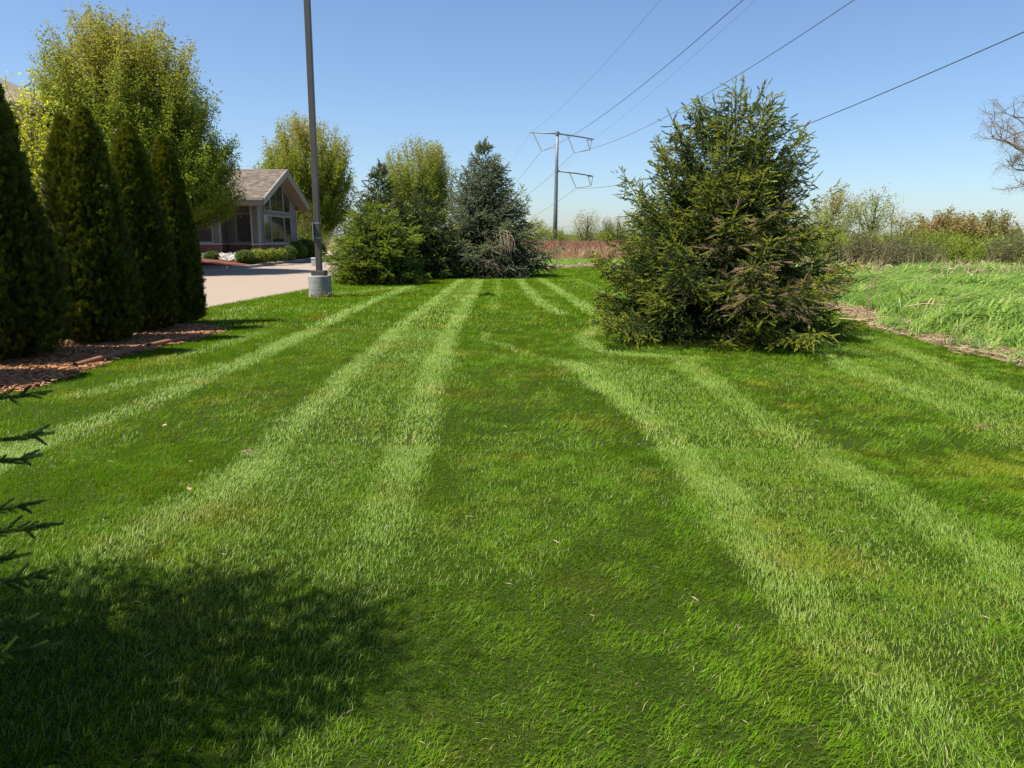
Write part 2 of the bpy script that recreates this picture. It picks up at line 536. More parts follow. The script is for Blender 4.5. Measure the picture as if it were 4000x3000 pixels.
# ------------------------------------------------------------------ the setting: ground sheets
def sheet(name, poly, z, mat, label=None):
    me = bpy.data.meshes.new(name)
    me.from_pydata([(x, y, z) for x, y in poly], [], [tuple(range(len(poly)))])
    me.materials.append(mat)
    o = link(name, me, None, 'structure')
    return o

def fix_up(o):
    me = o.data
    if me.polygons and me.polygons[0].normal.z < 0:
        me.flip_normals()
    return o

sheet('ground', [(-3000, -200), (3000, -200), (3000, 4000), (-3000, 4000)], -0.015, M['field'])
MULCH_EDGE = [(-5.42, 6.2), (-5.35, 7.24), (-5.21, 7.53), (-5.25, 8.29), (-5.3, 8.74), (-5.41, 9.61), (-5.35, 10.3), (-5.16, 11.45), (-5.12, 12.6), (-5.5, 12.95), (-6.8, 13.75)]
DRIVE_EDGE = [(-7.5, 14.4), (-7.4, 15.2), (-7.24, 16.36), (-7.11, 17.9), (-6.97, 19.32), (-6.8, 20.89), (-6.62, 22.84), (-6.75, 26.0), (-7.5, 29.9)]
STRAW_EDGE = [(6.9, 6.0), (6.97, 9.53), (7.0, 10.38), (6.96, 10.82), (7.05, 11.63), (7.1, 12.41), (7.1, 13.18), (7.05, 13.87), (7.35, 15.09), (8.3, 19.0), (8.6, 26.0), (8.0, 36.0), (6.4, 42.0), (4.57, 43.4), (2.13, 41.0), (1.2, 40.1), (-2, 40.5)]
LAWN = [(-9, -6), (-9, 5.0), (-6.4, 5.5)] + MULCH_EDGE + DRIVE_EDGE + [(-9, 38), (-8, 44), (-2, 40.5)] + STRAW_EDGE[::-1][1:] + [(6.7, -6)]
fix_up(sheet('lawn', LAWN, 0.0, M['soil']))
DRIVE = [(-60, 6), (-14, 8), (-9.4, 12.2), (-8.1, 13.6)] + DRIVE_EDGE + [(-9.2, 40), (-11.5, 60), (-14, 90), (-60, 90)]
fix_up(sheet('driveway', DRIVE, -0.006, M['drive']))
MULCH = [(-9, 5.0), (-6.4, 5.5)] + MULCH_EDGE + [(-7.4, 13.9), (-8.0, 13.2), (-9.2, 11.6), (-9.6, 8.5)]
fix_up(sheet('mulch_bed', MULCH, 0.004, M['mulch_bed']))
TALL_EDGE = [(7.6, 6.0), (7.68, 10.54), (7.93, 11.75), (7.69, 12.45), (8.02, 13.58), (8.5, 15.6), (8.9, 19.0), (9.3, 26.0), (8.7, 36.0), (7.0, 43.2), (4.8, 45.0), (2.3, 43.0), (1.1, 42.2), (-2, 42.4)]
STRAWPOLY = STRAW_EDGE + TALL_EDGE[::-1]
fix_up(sheet('straw_strip', STRAWPOLY, 0.006, M['straw_bed']))

# ------------------------------------------------------------------ lawn grass
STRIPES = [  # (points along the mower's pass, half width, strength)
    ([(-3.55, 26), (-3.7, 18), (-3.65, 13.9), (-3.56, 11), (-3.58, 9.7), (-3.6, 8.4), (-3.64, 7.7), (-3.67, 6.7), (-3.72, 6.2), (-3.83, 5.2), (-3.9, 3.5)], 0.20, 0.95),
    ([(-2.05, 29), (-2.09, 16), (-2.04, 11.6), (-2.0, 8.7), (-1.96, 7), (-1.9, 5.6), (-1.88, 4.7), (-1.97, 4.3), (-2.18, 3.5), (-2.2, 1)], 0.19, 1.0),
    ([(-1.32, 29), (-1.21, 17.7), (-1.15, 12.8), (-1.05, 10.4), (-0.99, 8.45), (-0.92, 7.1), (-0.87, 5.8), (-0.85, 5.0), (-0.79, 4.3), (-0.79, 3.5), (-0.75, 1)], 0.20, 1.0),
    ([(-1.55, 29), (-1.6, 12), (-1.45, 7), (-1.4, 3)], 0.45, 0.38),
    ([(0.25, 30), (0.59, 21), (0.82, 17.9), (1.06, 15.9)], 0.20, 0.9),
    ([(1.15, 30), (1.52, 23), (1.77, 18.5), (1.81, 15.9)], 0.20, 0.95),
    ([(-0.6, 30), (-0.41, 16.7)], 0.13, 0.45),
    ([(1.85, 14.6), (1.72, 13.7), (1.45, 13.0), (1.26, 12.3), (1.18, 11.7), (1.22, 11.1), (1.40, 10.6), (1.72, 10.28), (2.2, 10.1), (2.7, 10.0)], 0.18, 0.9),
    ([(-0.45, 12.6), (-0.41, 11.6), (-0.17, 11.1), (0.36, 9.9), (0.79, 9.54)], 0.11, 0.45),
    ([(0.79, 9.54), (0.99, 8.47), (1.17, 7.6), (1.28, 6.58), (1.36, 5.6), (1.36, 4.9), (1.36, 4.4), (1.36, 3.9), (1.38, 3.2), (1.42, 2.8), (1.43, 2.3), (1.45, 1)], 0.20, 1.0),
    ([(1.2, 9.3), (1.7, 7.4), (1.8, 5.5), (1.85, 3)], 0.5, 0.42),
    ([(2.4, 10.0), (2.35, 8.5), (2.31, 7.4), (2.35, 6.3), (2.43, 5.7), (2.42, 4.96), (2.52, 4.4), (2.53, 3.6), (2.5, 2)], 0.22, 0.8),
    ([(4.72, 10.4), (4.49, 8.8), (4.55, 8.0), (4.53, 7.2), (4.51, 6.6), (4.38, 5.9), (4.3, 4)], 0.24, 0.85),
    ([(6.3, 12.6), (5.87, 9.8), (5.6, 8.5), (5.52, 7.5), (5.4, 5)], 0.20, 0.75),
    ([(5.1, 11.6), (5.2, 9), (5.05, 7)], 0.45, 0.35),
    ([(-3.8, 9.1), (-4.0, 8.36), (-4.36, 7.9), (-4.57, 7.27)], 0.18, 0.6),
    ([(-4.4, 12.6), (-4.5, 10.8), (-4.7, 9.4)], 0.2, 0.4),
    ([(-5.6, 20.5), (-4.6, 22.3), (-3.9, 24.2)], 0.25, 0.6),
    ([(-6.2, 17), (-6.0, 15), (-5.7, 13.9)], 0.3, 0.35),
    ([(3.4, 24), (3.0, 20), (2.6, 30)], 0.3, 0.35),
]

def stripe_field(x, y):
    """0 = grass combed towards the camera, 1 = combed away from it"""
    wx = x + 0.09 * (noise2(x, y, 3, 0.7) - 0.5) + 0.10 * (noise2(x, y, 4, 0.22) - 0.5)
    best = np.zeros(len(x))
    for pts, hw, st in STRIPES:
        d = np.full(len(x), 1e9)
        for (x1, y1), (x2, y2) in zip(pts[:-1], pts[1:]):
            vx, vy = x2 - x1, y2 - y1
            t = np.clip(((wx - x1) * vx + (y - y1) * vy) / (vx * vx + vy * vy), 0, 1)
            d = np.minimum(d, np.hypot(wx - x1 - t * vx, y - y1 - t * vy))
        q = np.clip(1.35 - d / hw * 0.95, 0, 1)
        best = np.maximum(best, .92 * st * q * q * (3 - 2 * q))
    near = np.where(x < .3, np.clip((y - 2.2) / 3.2, .22, 1), np.clip((y + 2.5) / 7.5, .6, 1))      # painted stripe contrast fades towards the camera
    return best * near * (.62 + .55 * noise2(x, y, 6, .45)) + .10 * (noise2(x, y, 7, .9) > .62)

def lawn_zone(y0, y1, dens, w, segs, hlo, hhi, xw=0.77):
    """every blade of a strip of lawn as one mesh: combed towards the camera or, in the pale stripes, away from it"""
    n = int((y1 - y0) * (2 * xw * y1 + 3) * dens)
    x = rng.uniform(-(xw * y1 + 1.5), xw * y1 + 1.5, n)
    y = rng.uniform(y0, y1, n)
    ok = (np.abs(x) < xw * y + 1.4) & inpoly(x + rng.normal(0, .035, n), y + rng.normal(0, .035, n), LAWN)
    ok &= np.hypot(x + 5.39, y - 19.98) > 0.33
    ok &= (np.hypot((x - 3.5) / 1.55, (y - 12.55) / 1.4) > 0.75 + 0.4 * rng.random(n))
    ok &= (np.hypot(x + 3.5, y - 1.45) > 0.9 + 0.7 * rng.random(n))
    clump = 0.6 * noise2(x, y, 31, 0.06) + 0.4 * noise2(x, y, 32, 0.35)
    ok &= rng.random(n) < 0.72 + 0.5 * clump
    x, y, clump = x[ok], y[ok], clump[ok]
    n = len(x)
    s = stripe_field(x, y)
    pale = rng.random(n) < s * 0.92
    # the mower leaves every blade combed along its pass; neighbours share small swirls
    swirl = (noise2(x, y, 41, 0.14) - .5) * 2.4 + (noise2(x, y, 42, 0.5) - .5) * 1.2
    az = np.where(pale, math.pi / 2, -0.9) + swirl * np.where(pale, .45, 1.0) + rng.normal(0, 1, n) * np.where(pale, .45, .85)
    tilt = np.where(pale, rng.normal(.78, .2, n), np.abs(rng.normal(.60, .28, n)))
    curl = rng.uniform(.05, .65, n)
    h = rng.uniform(hlo, hhi, n) * (.72 + .5 * clump) * (.86 + .3 * noise2(x, y, 33, 1.1)) * np.where(rng.random(n) < .04, 1.45, 1)
    ww = w * rng.uniform(.65, 1.3, n) / 2
    fa = az + math.pi / 2 + rng.normal(0, .45, n)
    d = np.stack([np.cos(az), np.sin(az)], 1)
    sv = np.stack([np.cos(fa) * ww, np.sin(fa) * ww, np.zeros(n)], 1)
    p0 = np.stack([x, y, np.full(n, .001)], 1)
    def step(p, l, a):
        return p + np.stack([d[:, 0] * np.sin(a) * l, d[:, 1] * np.sin(a) * l, np.cos(a) * l], 1)
    p1 = step(p0, h * .5, tilt)
    p2 = step(p1, h * .5, tilt + curl)
    if segs == 2:
        V = np.stack([p0 - sv, p0 + sv, p1 + sv * .85, p1 - sv * .85, p2], 1)
        k = 5
        pat, tot = [0, 1, 2, 3, 3, 2, 4], [4, 3]
    elif segs == 1:
        V = np.stack([p0 - sv, p0 + sv, p2 + sv * .3, p2 - sv * .3], 1)
        k = 4
        pat, tot = [0, 1, 2, 3], [4]
    else:
        V = np.stack([p0 - sv, p0 + sv, p2], 1)
        k = 3
        pat, tot = [0, 1, 2], [3]
    me = bpy.data.meshes.new('lawn_grass')
    me.vertices.add(n * k)
    me.vertices.foreach_set('co', V.astype(np.float32).ravel())
    li = (np.array(pat)[None, :] + (np.arange(n) * k)[:, None]).astype(np.int32).ravel()
    me.loops.add(len(li))
    me.loops.foreach_set('vertex_index', li)
    tl = np.tile(np.array(tot, np.int32), n)
    me.polygons.add(len(tl))
    me.polygons.foreach_set('loop_start', np.r_[0, np.cumsum(tl)[:-1]].astype(np.int32))
    me.polygons.foreach_set('loop_total', tl)
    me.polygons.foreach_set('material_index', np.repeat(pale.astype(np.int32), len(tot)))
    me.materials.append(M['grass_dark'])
    me.materials.append(M['grass_pale_sheen'])
    me.update(calc_edges=True)
    o = link('lawn_grass', me, None, 'stuff')
    return tag(o, 'short mown green lawn grass with pale mower stripes', 'grass', kind='stuff')

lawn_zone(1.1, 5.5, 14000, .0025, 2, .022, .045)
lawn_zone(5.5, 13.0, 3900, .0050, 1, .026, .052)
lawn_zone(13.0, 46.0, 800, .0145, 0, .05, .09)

# clippings and dry stalks lying on the lawn
def clip_bunch(n, spread, llo, lhi, w):
    mb = MB()
    for i in range(n):
        a, r = random.uniform(0, 6.283), spread * math.sqrt(random.random())
        b = random.uniform(0, 6.283)
        l = random.uniform(llo, lhi)
        c = np.array([r * math.cos(a), r * math.sin(a), random.uniform(0.03, 0.06)])
        d = np.array([math.cos(b), math.sin(b), random.uniform(-0.2, 0.2)]) * l / 2
        s = np.array([-math.sin(b), math.cos(b), 0.3]) * w / 2
        mb.add([c - d - s, c - d + s, c + s * 1.2 + (0, 0, 0.004), c + d], [(0, 1, 2), (0, 2, 3)])
    return mb
CL = [source('clipping', clip_bunch(2, 0.10, 0.02, 0.05, 0.0014), [M['straw']]) for _ in range(4)]
n = 650
x, y = rng.uniform(-5, 6, n), rng.uniform(1.6, 10, n)
ok = inpoly(x, y, LAWN) & (np.abs(x) < 0.8 * y + 1)
x, y = x[ok], y[ok]
n = len(x)
o = scatter('grass_clippings', np.stack([x, y, np.zeros(n) + 0.01], 1), np.stack([np.zeros(n), np.zeros(n), rng.uniform(0, 6.28, n)], 1), rng.uniform(0.6, 1.2, n), rng.integers(0, 4, n), CL)
tag(o, 'pale dry grass clippings lying loose on the lawn', 'clippings', kind='stuff')

# ------------------------------------------------------------------ mulch chips and straw
def chip_bunch(n, spread, l, w, h):
    mb = MB()
    for i in range(n):
        a, r = random.uniform(0, 6.283), spread * math.sqrt(random.random())
        b = random.uniform(0, 6.283)
        L, W, H = l * random.uniform(0.4, 1.2), w * random.uniform(0.5, 1.3), h * random.uniform(0.6, 1.3)
        d, s = np.array([math.cos(b), math.sin(b), random.uniform(-0.3, 0.3)]) * L / 2, np.array([-math.sin(b), math.cos(b), random.uniform(-0.4, 0.4)]) * W / 2
        c = np.array([r * math.cos(a), r * math.sin(a), random.uniform(0.005, 0.035)])
        u = np.array([0, 0, H])
        mb.add([c - d - s, c + d - s * .6, c + d + s * .7, c - d + s, c - d - s * .8 + u, c + d * .9 - s * .5 + u, c + d * .9 + s * .5 + u, c - d + s * .8 + u],
               [(4, 5, 6, 7), (0, 1, 5, 4), (1, 2, 6, 5), (2, 3, 7, 6), (3, 0, 4, 7)])
    return mb
CH = [source('mulch_chip', chip_bunch(16, 0.14, 0.07, 0.022, 0.008), [M['mulch']]) for _ in range(4)]
n = 4200
x, y = rng.uniform(-9.5, -5, n), rng.uniform(5, 14, n)
ok = inpoly(x, y, MULCH)
x, y = x[ok], y[ok]
n = len(x)
o = scatter('mulch_chips', np.stack([x, y, np.zeros(n) + 0.004], 1), np.stack([np.zeros(n), np.zeros(n), rng.uniform(0, 6.28, n)], 1), rng.uniform(0.7, 1.2, n), rng.integers(0, 4, n), CH)
tag(o, 'orange brown bark mulch chips under the clipped evergreens', 'mulch', kind='stuff')

def straw_bunch(n, spread, l, w, zmax):
    mb = MB()
    for i in range(n):
        a, r = random.uniform(0, 6.283), spread * math.sqrt(random.random())
        b, L = random.uniform(0, 6.283), l * random.uniform(0.4, 1.2)
        c = np.array([r * math.cos(a), r * math.sin(a), random.uniform(0.01, zmax)])
        e = random.uniform(-0.25, 0.35)
        d = np.array([math.cos(b) * math.cos(e), math.sin(b) * math.cos(e), math.sin(e)]) * L / 2
        k = np.array([random.uniform(-1, 1), random.uniform(-1, 1), random.uniform(-0.2, 0.6)]) * L * 0.12
        v, f = tube([c - d, c + k, c + d], [w, w * 0.9, w * 0.3], 3, False)
        mb.add(v, f)
    return mb
ST = [source('straw_bunch', straw_bunch(16, 0.16, 0.22, 0.0045, 0.07), [M['straw']]) for _ in range(5)]
n = 16000
x, y = rng.uniform(-2, 10, n), rng.uniform(5.5, 45.5, n)
keep = inpoly(x + rng.normal(0, 0.12, n) + .5 * (noise2(x, y, 61, .6) - .5), y, STRAWPOLY)
x, y = x[keep], y[keep]
n = len(x)
sc = rng.uniform(0.7, 1.3, n) * np.where(y > 25, 1.6, 1.0)
o = scatter('fallen_straw', np.stack([x, y, np.zeros(n) + 0.004], 1), np.stack([rng.normal(0, .1, n), rng.normal(0, .1, n), rng.uniform(0, 6.28, n)], 1), sc, rng.integers(0, 5, n), ST)
tag(o, 'matted tan dead reed straw along the lawn edge', 'straw', kind='stuff')

# ------------------------------------------------------------------ tall reed grass, combed over to the right by the wind
def reed_clump(n, rad, hlo, hhi, w, lean0=0.9, dry=False):
    mb = MB()
    for i in range(n):
        a, r = random.uniform(0, 6.283), rad * math.sqrt(random.random())
        h = random.uniform(hlo, hhi)
        az = random.gauss(0, 0.7)
        base = np.array([r * math.cos(a), r * math.sin(a), 0.0])
        d = np.array([math.cos(az), math.sin(az), 0])
        s = np.array([-math.sin(az + random.gauss(0, .4)), math.cos(az), 0.25])
        s = s / np.linalg.norm(s) * w * random.uniform(0.6, 1.2) / 2
        t0, t1, t2, t3 = (random.uniform(0.05, 0.3), random.uniform(0.3, 0.6), random.uniform(0.7, 1.1) * lean0 * 1.1, random.uniform(1.2, 1.9) * lean0)
        p = [base]
        for k, t in enumerate((t0, t1, t2, t3)):
            p.append(p[-1] + h / 4 * (d * math.sin(t) + np.array([0, 0, math.cos(t)])))
        v = [p[0] - s * .5, p[0] + s * .5, p[1] - s * .8, p[1] + s * .8, p[2] - s, p[2] + s, p[3] - s * .8, p[3] + s * .8, p[4]]
        mb.add(v, [(0, 1, 3, 2), (2, 3, 5, 4), (4, 5, 7, 6), (6, 7, 8)])
    return mb
RC = [source('reed_clump', reed_clump(15, 0.18, 0.5, 1.0, 0.030), [M['tall_grass']]) for _ in range(6)]
x1, y1 = rng.uniform(7.4, 30, 30000), rng.uniform(6, 30, 30000)
x2, y2 = rng.uniform(-3, 42, 22000), rng.uniform(28, 62, 22000)
x, y = np.r_[x1, x2], np.r_[y1, y2]
reg = TALL_EDGE[:10] + [(4.8, 45.0), (2.3, 43.0), (1.1, 42.2), (-2, 42.4), (-6, 44), (-6, 52), (6, 56), (14, 60), (34, 60), (42, 48), (32, 6)]
keep = inpoly(x + rng.normal(0, 0.1, len(x)) + .5 * (rng.random(len(x)) < .08), y, reg)
keep &= (rng.random(len(x)) < np.clip(26.0 / np.maximum(y, 5), 0.25, 1.0)) & (x < 0.82 * y + 3)
x, y = x[keep], y[keep]
n = len(x)
edge = np.minimum(1.0, 0.6 + 0.4 * np.clip((x - np.interp(y, [q[1] for q in TALL_EDGE[:9]], [q[0] for q in TALL_EDGE[:9]])) / 0.9, 0, 1))
far = (y > 40) & (x < 12)
hh = np.where(far, 0.62, 0.92) * edge * rng.uniform(0.8, 1.12, n) * (0.70 + 0.6 * noise2(x, y, 21, 1.3))
ws = hh * np.clip(y / 13.0, 1.0, 2.6) ** 0.8
m = 330
xs, ys = rng.uniform(6.9, 9.2, m * 4), rng.uniform(6, 26, m * 4)
ks = inpoly(xs, ys, STRAWPOLY) & (noise2(xs, ys, 71, .8) > .5)
xs, ys = xs[ks], ys[ks]
x, y = np.r_[x, xs], np.r_[y, ys]
hh = np.r_[hh, rng.uniform(.14, .4, len(xs))]
ws = np.r_[ws, rng.uniform(.35, .6, len(xs))]
n = len(x)
rot = np.stack([rng.normal(0, .08, n), rng.normal(0.05, .08, n), rng.normal(0.15, 0.45, n)], 1)
tint = (rng.random(n) < 0.10) * rng.uniform(0.2, 0.9, n)
o = scatter('reed_grass', np.stack([x, y, np.zeros(n)], 1), rot, np.stack([ws, ws, hh], 1), rng.integers(0, 6, n), RC, tint=tint)
tag(o, 'bright green knee high reed grass blown over to the right', 'reed grass', kind='stuff')

# dead reed stems sticking out of the back of the green grass
def stem_clump(n, rad, h, w, lean):
    mb = MB()
    for i in range(n):
        a, r = random.uniform(0, 6.283), rad * math.sqrt(random.random())
        L = h * random.uniform(0.6, 1.1)
        t = random.gauss(lean, 0.35)
        az = random.gauss(0, 0.8)
        b = np.array([r * math.cos(a), r * math.sin(a), 0])
        d = np.array([math.sin(t) * math.cos(az), math.sin(t) * math.sin(az), math.cos(t)])
        e = b + d * L
        m = b + d * L * 0.55 + np.array([0, 0, 0.05 * L])
        if random.random() < 0.3:
            e = m + np.array([d[0] * 0.4 * L + 0.1, d[1] * 0.3 * L, -0.18 * L])
        v, f = tube([b, m, e], [w, w * .8, w * .35], 3, False)
        mb.add(v, f)
        if random.random() < 0.5:
            q = b + d * L * random.uniform(0.4, 0.8)
            k = np.array([random.uniform(.05, .3), random.uniform(-.2, .2), random.uniform(-.15, .1)])
            s = np.array([0, 0.012, 0.012])
            mb.add([q - s, q + s, q + k], [(0, 1, 2)])
    return mb
DS = [source('dead_stem', stem_clump(12, 0.35, 1.25, 0.009, 0.55), [M['straw']]) for _ in range(4)]
pts = []
for (cx, cyy, nn, sp) in ((12.5, 25.0, 10, 0.9), (11.2, 27.5, 8, 1.2), (15.6, 24.5, 9, 1.4), (19.5, 25.5, 16, 1.6), (22.5, 28.0, 10, 2.0), (17.5, 29.0, 10, 3.0), (13.5, 31.0, 12, 3.0), (25, 33, 14, 4.0)):
    for i in range(nn):
        pts.append((cx + random.gauss(0, sp * .5), cyy + random.gauss(0, 0.7), 0.0))
n = len(pts)
o = scatter('dead_reeds', pts, np.stack([np.zeros(n), np.zeros(n), rng.normal(0.1, 0.7, n)], 1), rng.uniform(0.8, 1.15, n), rng.integers(0, 4, n), DS)
tag(o, 'dry tan reed stems standing behind the green reed grass', 'dead reeds', kind='stuff')

# ------------------------------------------------------------------ red-brown dry field before the far trees
def stalks(n, rad, h, w):
    mb = MB()
    for i in range(n):
        a, r = random.uniform(0, 6.283), rad * math.sqrt(random.random())
        L = h * random.uniform(0.65, 1.15)
        az, t = random.uniform(0, 6.283), abs(random.gauss(0.12, 0.16))
        b = np.array([r * math.cos(a), r * math.sin(a), 0])
        d = np.array([math.sin(t) * math.cos(az), math.sin(t) * math.sin(az), math.cos(t)])
        s = np.array([math.sin(az + 1), math.cos(az + 1), 0]) * w / 2
        mb.add([b - s * .5, b + s * .5, b + d * L * .6 + s * .7, b + d * L * .6 - s * .7, b + d * L * .8 + s * 1.6, b + d * L * .8 - s * 1.6, b + d * L], [(0, 1, 2, 3), (3, 2, 4, 5), (5, 4, 6)])
    return mb
RS = [source('dry_stalk', stalks(26, 0.6, 1.15, 0.022), [M['red_stalk']]) for _ in range(4)]
n = 11000
y = 46 + 110 * rng.random(n) ** 1.7
x = rng.uniform(-0.09, 0.3, n) * y + rng.uniform(-4, 5, n)
keep = (x < 0.42 * y) & ~inpoly(x, y, reg[:10] + reg[10:])
x, y = x[keep], y[keep]
n = len(x)
hs = np.interp(y, [46, 52, 60, 78], [.22, .42, .72, .98]) * rng.uniform(0.5, 1.25, n) * (.62 + .62 * noise2(x, y, 55, 7.0))
tint = np.clip(np.interp(y, [46, 56, 70], [.95, .6, .08]) + rng.normal(0, .2, n), 0, 1)
o = scatter('dry_meadow', np.stack([x, y, np.zeros(n)], 1), np.stack([np.zeros(n), np.zeros(n), rng.uniform(0, 6.28, n)], 1), np.stack([hs * 1.2, hs * 1.2, hs], 1), rng.integers(0, 4, n), RS, tint=tint)
tag(o, 'reddish brown dry meadow stalks before the steel pylon', 'dry meadow', kind='stuff')

# ------------------------------------------------------------------ conifers
def needle_shoot(name, L, nl, nw, n, mat, spread=0.85, stem=0.002, stem_mat=None):
    """a twig with its needles, growing along +Z, flattened a little in local Y"""
    mb, idx = MB(), []
    v, f = tube([(0, 0, 0), (0, 0, L * 0.95)], [stem, stem * 0.4], 3, False)
    mb.add(v, f)
    idx += [1] * len(f)
    for i in range(n):
        t = (i + 0.5) / n
        a = i * 2.399963 + random.uniform(-0.3, 0.3)
        z = L * t
        fo = random.uniform(0.75, 1.2) * spread * (1.0 - 0.45 * t)
        d = np.array([math.cos(a) * math.sin(fo), math.sin(a) * math.sin(fo) * 0.75, math.cos(fo)])
        s = unit(np.cross(d, [random.uniform(-.4, .4), random.uniform(-.4, .4), 1.0])) * nw / 2
        b = np.array([0, 0, z])
        l = nl * random.uniform(0.75, 1.15) * (1.0 - 0.25 * t)
        mb.add([b - s * .8, b + s * .8, b + d * l * .75 + s * .5, b + d * l, b + d * l * .75 - s * .5], [(0, 1, 2, 3, 4)])
        idx.append(0)
    return source(name, mb, [mat, stem_mat or M['dead_twig']], idx)

def bare_shoot(name, L, w, mat):
    mb = MB()
    mb.tube([(0, 0, 0), (random.uniform(-.01, .01), 0, L * .5), (0, random.uniform(-.02, .02), L)], [w, w * .8, w * .4], 3, False)
    for i in range(9):
        z = L * (0.15 + 0.09 * i)
        a = (1 if i % 2 else -1) * random.uniform(0.5, 0.9)
        l = L * random.uniform(0.25, 0.5)
        b = np.array([0, 0, z])
        e = b + l * np.array([math.sin(a), random.uniform(-.3, .3), math.cos(a)])
        mb.tube([b, (b + e) / 2 + np.array([0, 0, -.01]), e], [w * .7, w * .6, w * .3], 3, False)
    return source(name, mb, [mat])

def spruce(name, label, loc, prof, nb, srcs, seed, step=0.085, elev=(-8, 48), group=None, dead=None, min_t=0.12,
           sec=0.34, sec_min=0.1, top_new=0.7, shoot_scale=1.0, ntop=7, skip=None, lean=(0, 0), wood=0.02, cat='spruce tree', upturn=0.16, topw=.25, whorl=0, fresh0=.55, droop0=-.10, carve=.42, hollow=.36, core=.45, fill=2500, extra=()):
    """srcs: [old, old, new, new, bare]; prof: [(z, radius)] of the crown's outline"""
    r = np.random.default_rng(seed)
    root = thing(name, label, cat, loc, group)
    zs, rs = np.array([p[0] for p in prof]), np.array([p[1] for p in prof])
    H = zs[-1]
    tm = MB()
    tz = np.linspace(-0.05, H * 0.96, 9)
    tp = np.stack([lean[0] * tz / H + 0.02 * np.sin(tz * 2), lean[1] * tz / H + 0.02 * np.cos(tz * 1.7), tz], 1)
    tm.tube(tp, np.linspace(wood * 3.8, wood * 0.5, 9), 8)
    tm.build('trunk', M['bark'], root, smooth=True)
    wood_mb = MB()
    P, D, S, V, T = [], [], [], [], []
    golden = 2.399963
    for i in range(nb):
        u = (i + r.random()) / nb
        zt = H * (1 - (1 - u) ** 0.88) * 0.985
        if whorl:
            zt = round(zt / whorl) * whorl + r.normal(0, whorl * .14) + .05
        zt = min(max(0.10, zt), H * .985)
        az = i * golden + r.normal(0, 0.25)
        rad = np.interp(zt, zs, rs)
        lump = 0.9 + 0.22 * (noise2(np.array([az * 1.1]), np.array([zt * 1.3]), seed, 0.8)[0] - 0.4)
        rad = max(0.1, rad * lump * r.uniform(0.70, 1.12))
        if r.random() < 0.15:
            rad *= 1.16
        if skip is not None and skip(az, zt, r):
            continue
        el = R(np.interp(zt / H, [0, 0.35, 0.75, 1], [elev[0], elev[0] * .3 + elev[1] * .25, elev[1] * .8, elev[1]]) + r.normal(0, 6))
        z0 = min(max(0.08, zt - rad * math.tan(el)), H * 0.95)
        c0 = np.array([np.interp(z0, tz, tp[:, 0]), np.interp(z0, tz, tp[:, 1]), z0])
        tip = np.array([c0[0] + rad * math.cos(az), c0[1] + rad * math.sin(az), zt])
        mid = (c0 + tip) / 2
        mid[2] -= upturn * rad * (0.6 + 0.8 * r.random())
        mid[2] = max(mid[2], 0.05)
        L = np.linalg.norm(tip - c0)
        nn = max(5, int(L / step))
        pts = bez(c0, mid, tip, nn + 1)
        tan = unit(np.gradient(pts, axis=0))
        wood_mb.tube(pts[:: max(1, nn // 6)], np.linspace(wood * .9, wood * .2, len(pts[:: max(1, nn // 6)])), 4, False)
        is_dead = dead is not None and dead(az % (2 * math.pi), zt, r)
        droop = droop0 - 0.25 * max(0, 0.5 - zt / H)
        for j in range(1, nn + 1):
            t = j / nn
            if t < min_t:
                continue
            p, d = pts[j], tan[j]
            side = unit(np.cross(d, [0, 0, 1.0]))
            up = np.cross(side, d)
            # shoot on the leader itself
            P.append(p); D.append(d + r.normal(0, .12, 3)); S.append(r.uniform(.8, 1.2)); V.append(t); T.append(is_dead)
            for sg in (-1, 1, 0):
                phi = r.normal(0, .35) if sg else r.uniform(-2.6, 2.6) - .3
                l = min(0.75, (sec * (1 - t) ** 0.8 * L + sec_min)) * r.uniform(0.65, 1.2)
                a = R(r.uniform(42, 64))
                ax2 = (sg if sg else 1) * side * math.cos(phi) + up * math.sin(phi)
                if not sg:
                    l *= .6
                sd = unit(d * math.cos(a) + ax2 * math.sin(a) + np.array([0, 0, droop]))
                ns = max(1, int(l / step))
                for k in range(ns):
                    q = (k + 0.6) / ns
                    pos = p + sd * l * q + np.array([0, 0, -0.10 * l * q * q])
                    P.append(pos); D.append(sd + r.normal(0, .18, 3)); S.append(r.uniform(.75, 1.15)); V.append(0.55 * t + 0.45 * q); T.append(is_dead)
                    if ns > 2 and k < ns - 1:
                        b = R(48) * (1 if k % 2 else -1)
                        s2 = unit(np.cross(sd, up))
                        dd = sd * math.cos(b) + s2 * math.sin(b) + np.array([0, 0, -0.12]) + r.normal(0, .15, 3)
                        P.append(pos); D.append(dd); S.append(r.uniform(.7, 1.05)); V.append(0.5 * t + 0.4 * q); T.append(is_dead)
    for i in range(ntop):                      # leaders
        a = r.uniform(0, 6.28)
        off = 0 if i == 0 else r.uniform(.35, 1.0) * topw
        l = H * (.11 if i == 0 else r.uniform(.07, .12))
        base = tp[-1] + np.array([math.cos(a) * off, math.sin(a) * off, -off * .75 - .02 * H])
        d = unit(np.array([math.cos(a) * .35 * (i > 0) + r.normal(0, .1), math.sin(a) * .35 * (i > 0), 1.0]))
        m = max(4, int(l / step * 1.6))
        for k in range(m):
            q = base + d * l * k / m
            for w in range(4):
                b = r.uniform(0, 6.28)
                P.append(q); D.append(d + (.25 if w == 0 else .9 * (1 - .5 * k / m)) * np.array([math.cos(b), math.sin(b), 0.15])); S.append(r.uniform(.7, 1.0) * (1 - .25 * k / m)); V.append(0.85); T.append(False)
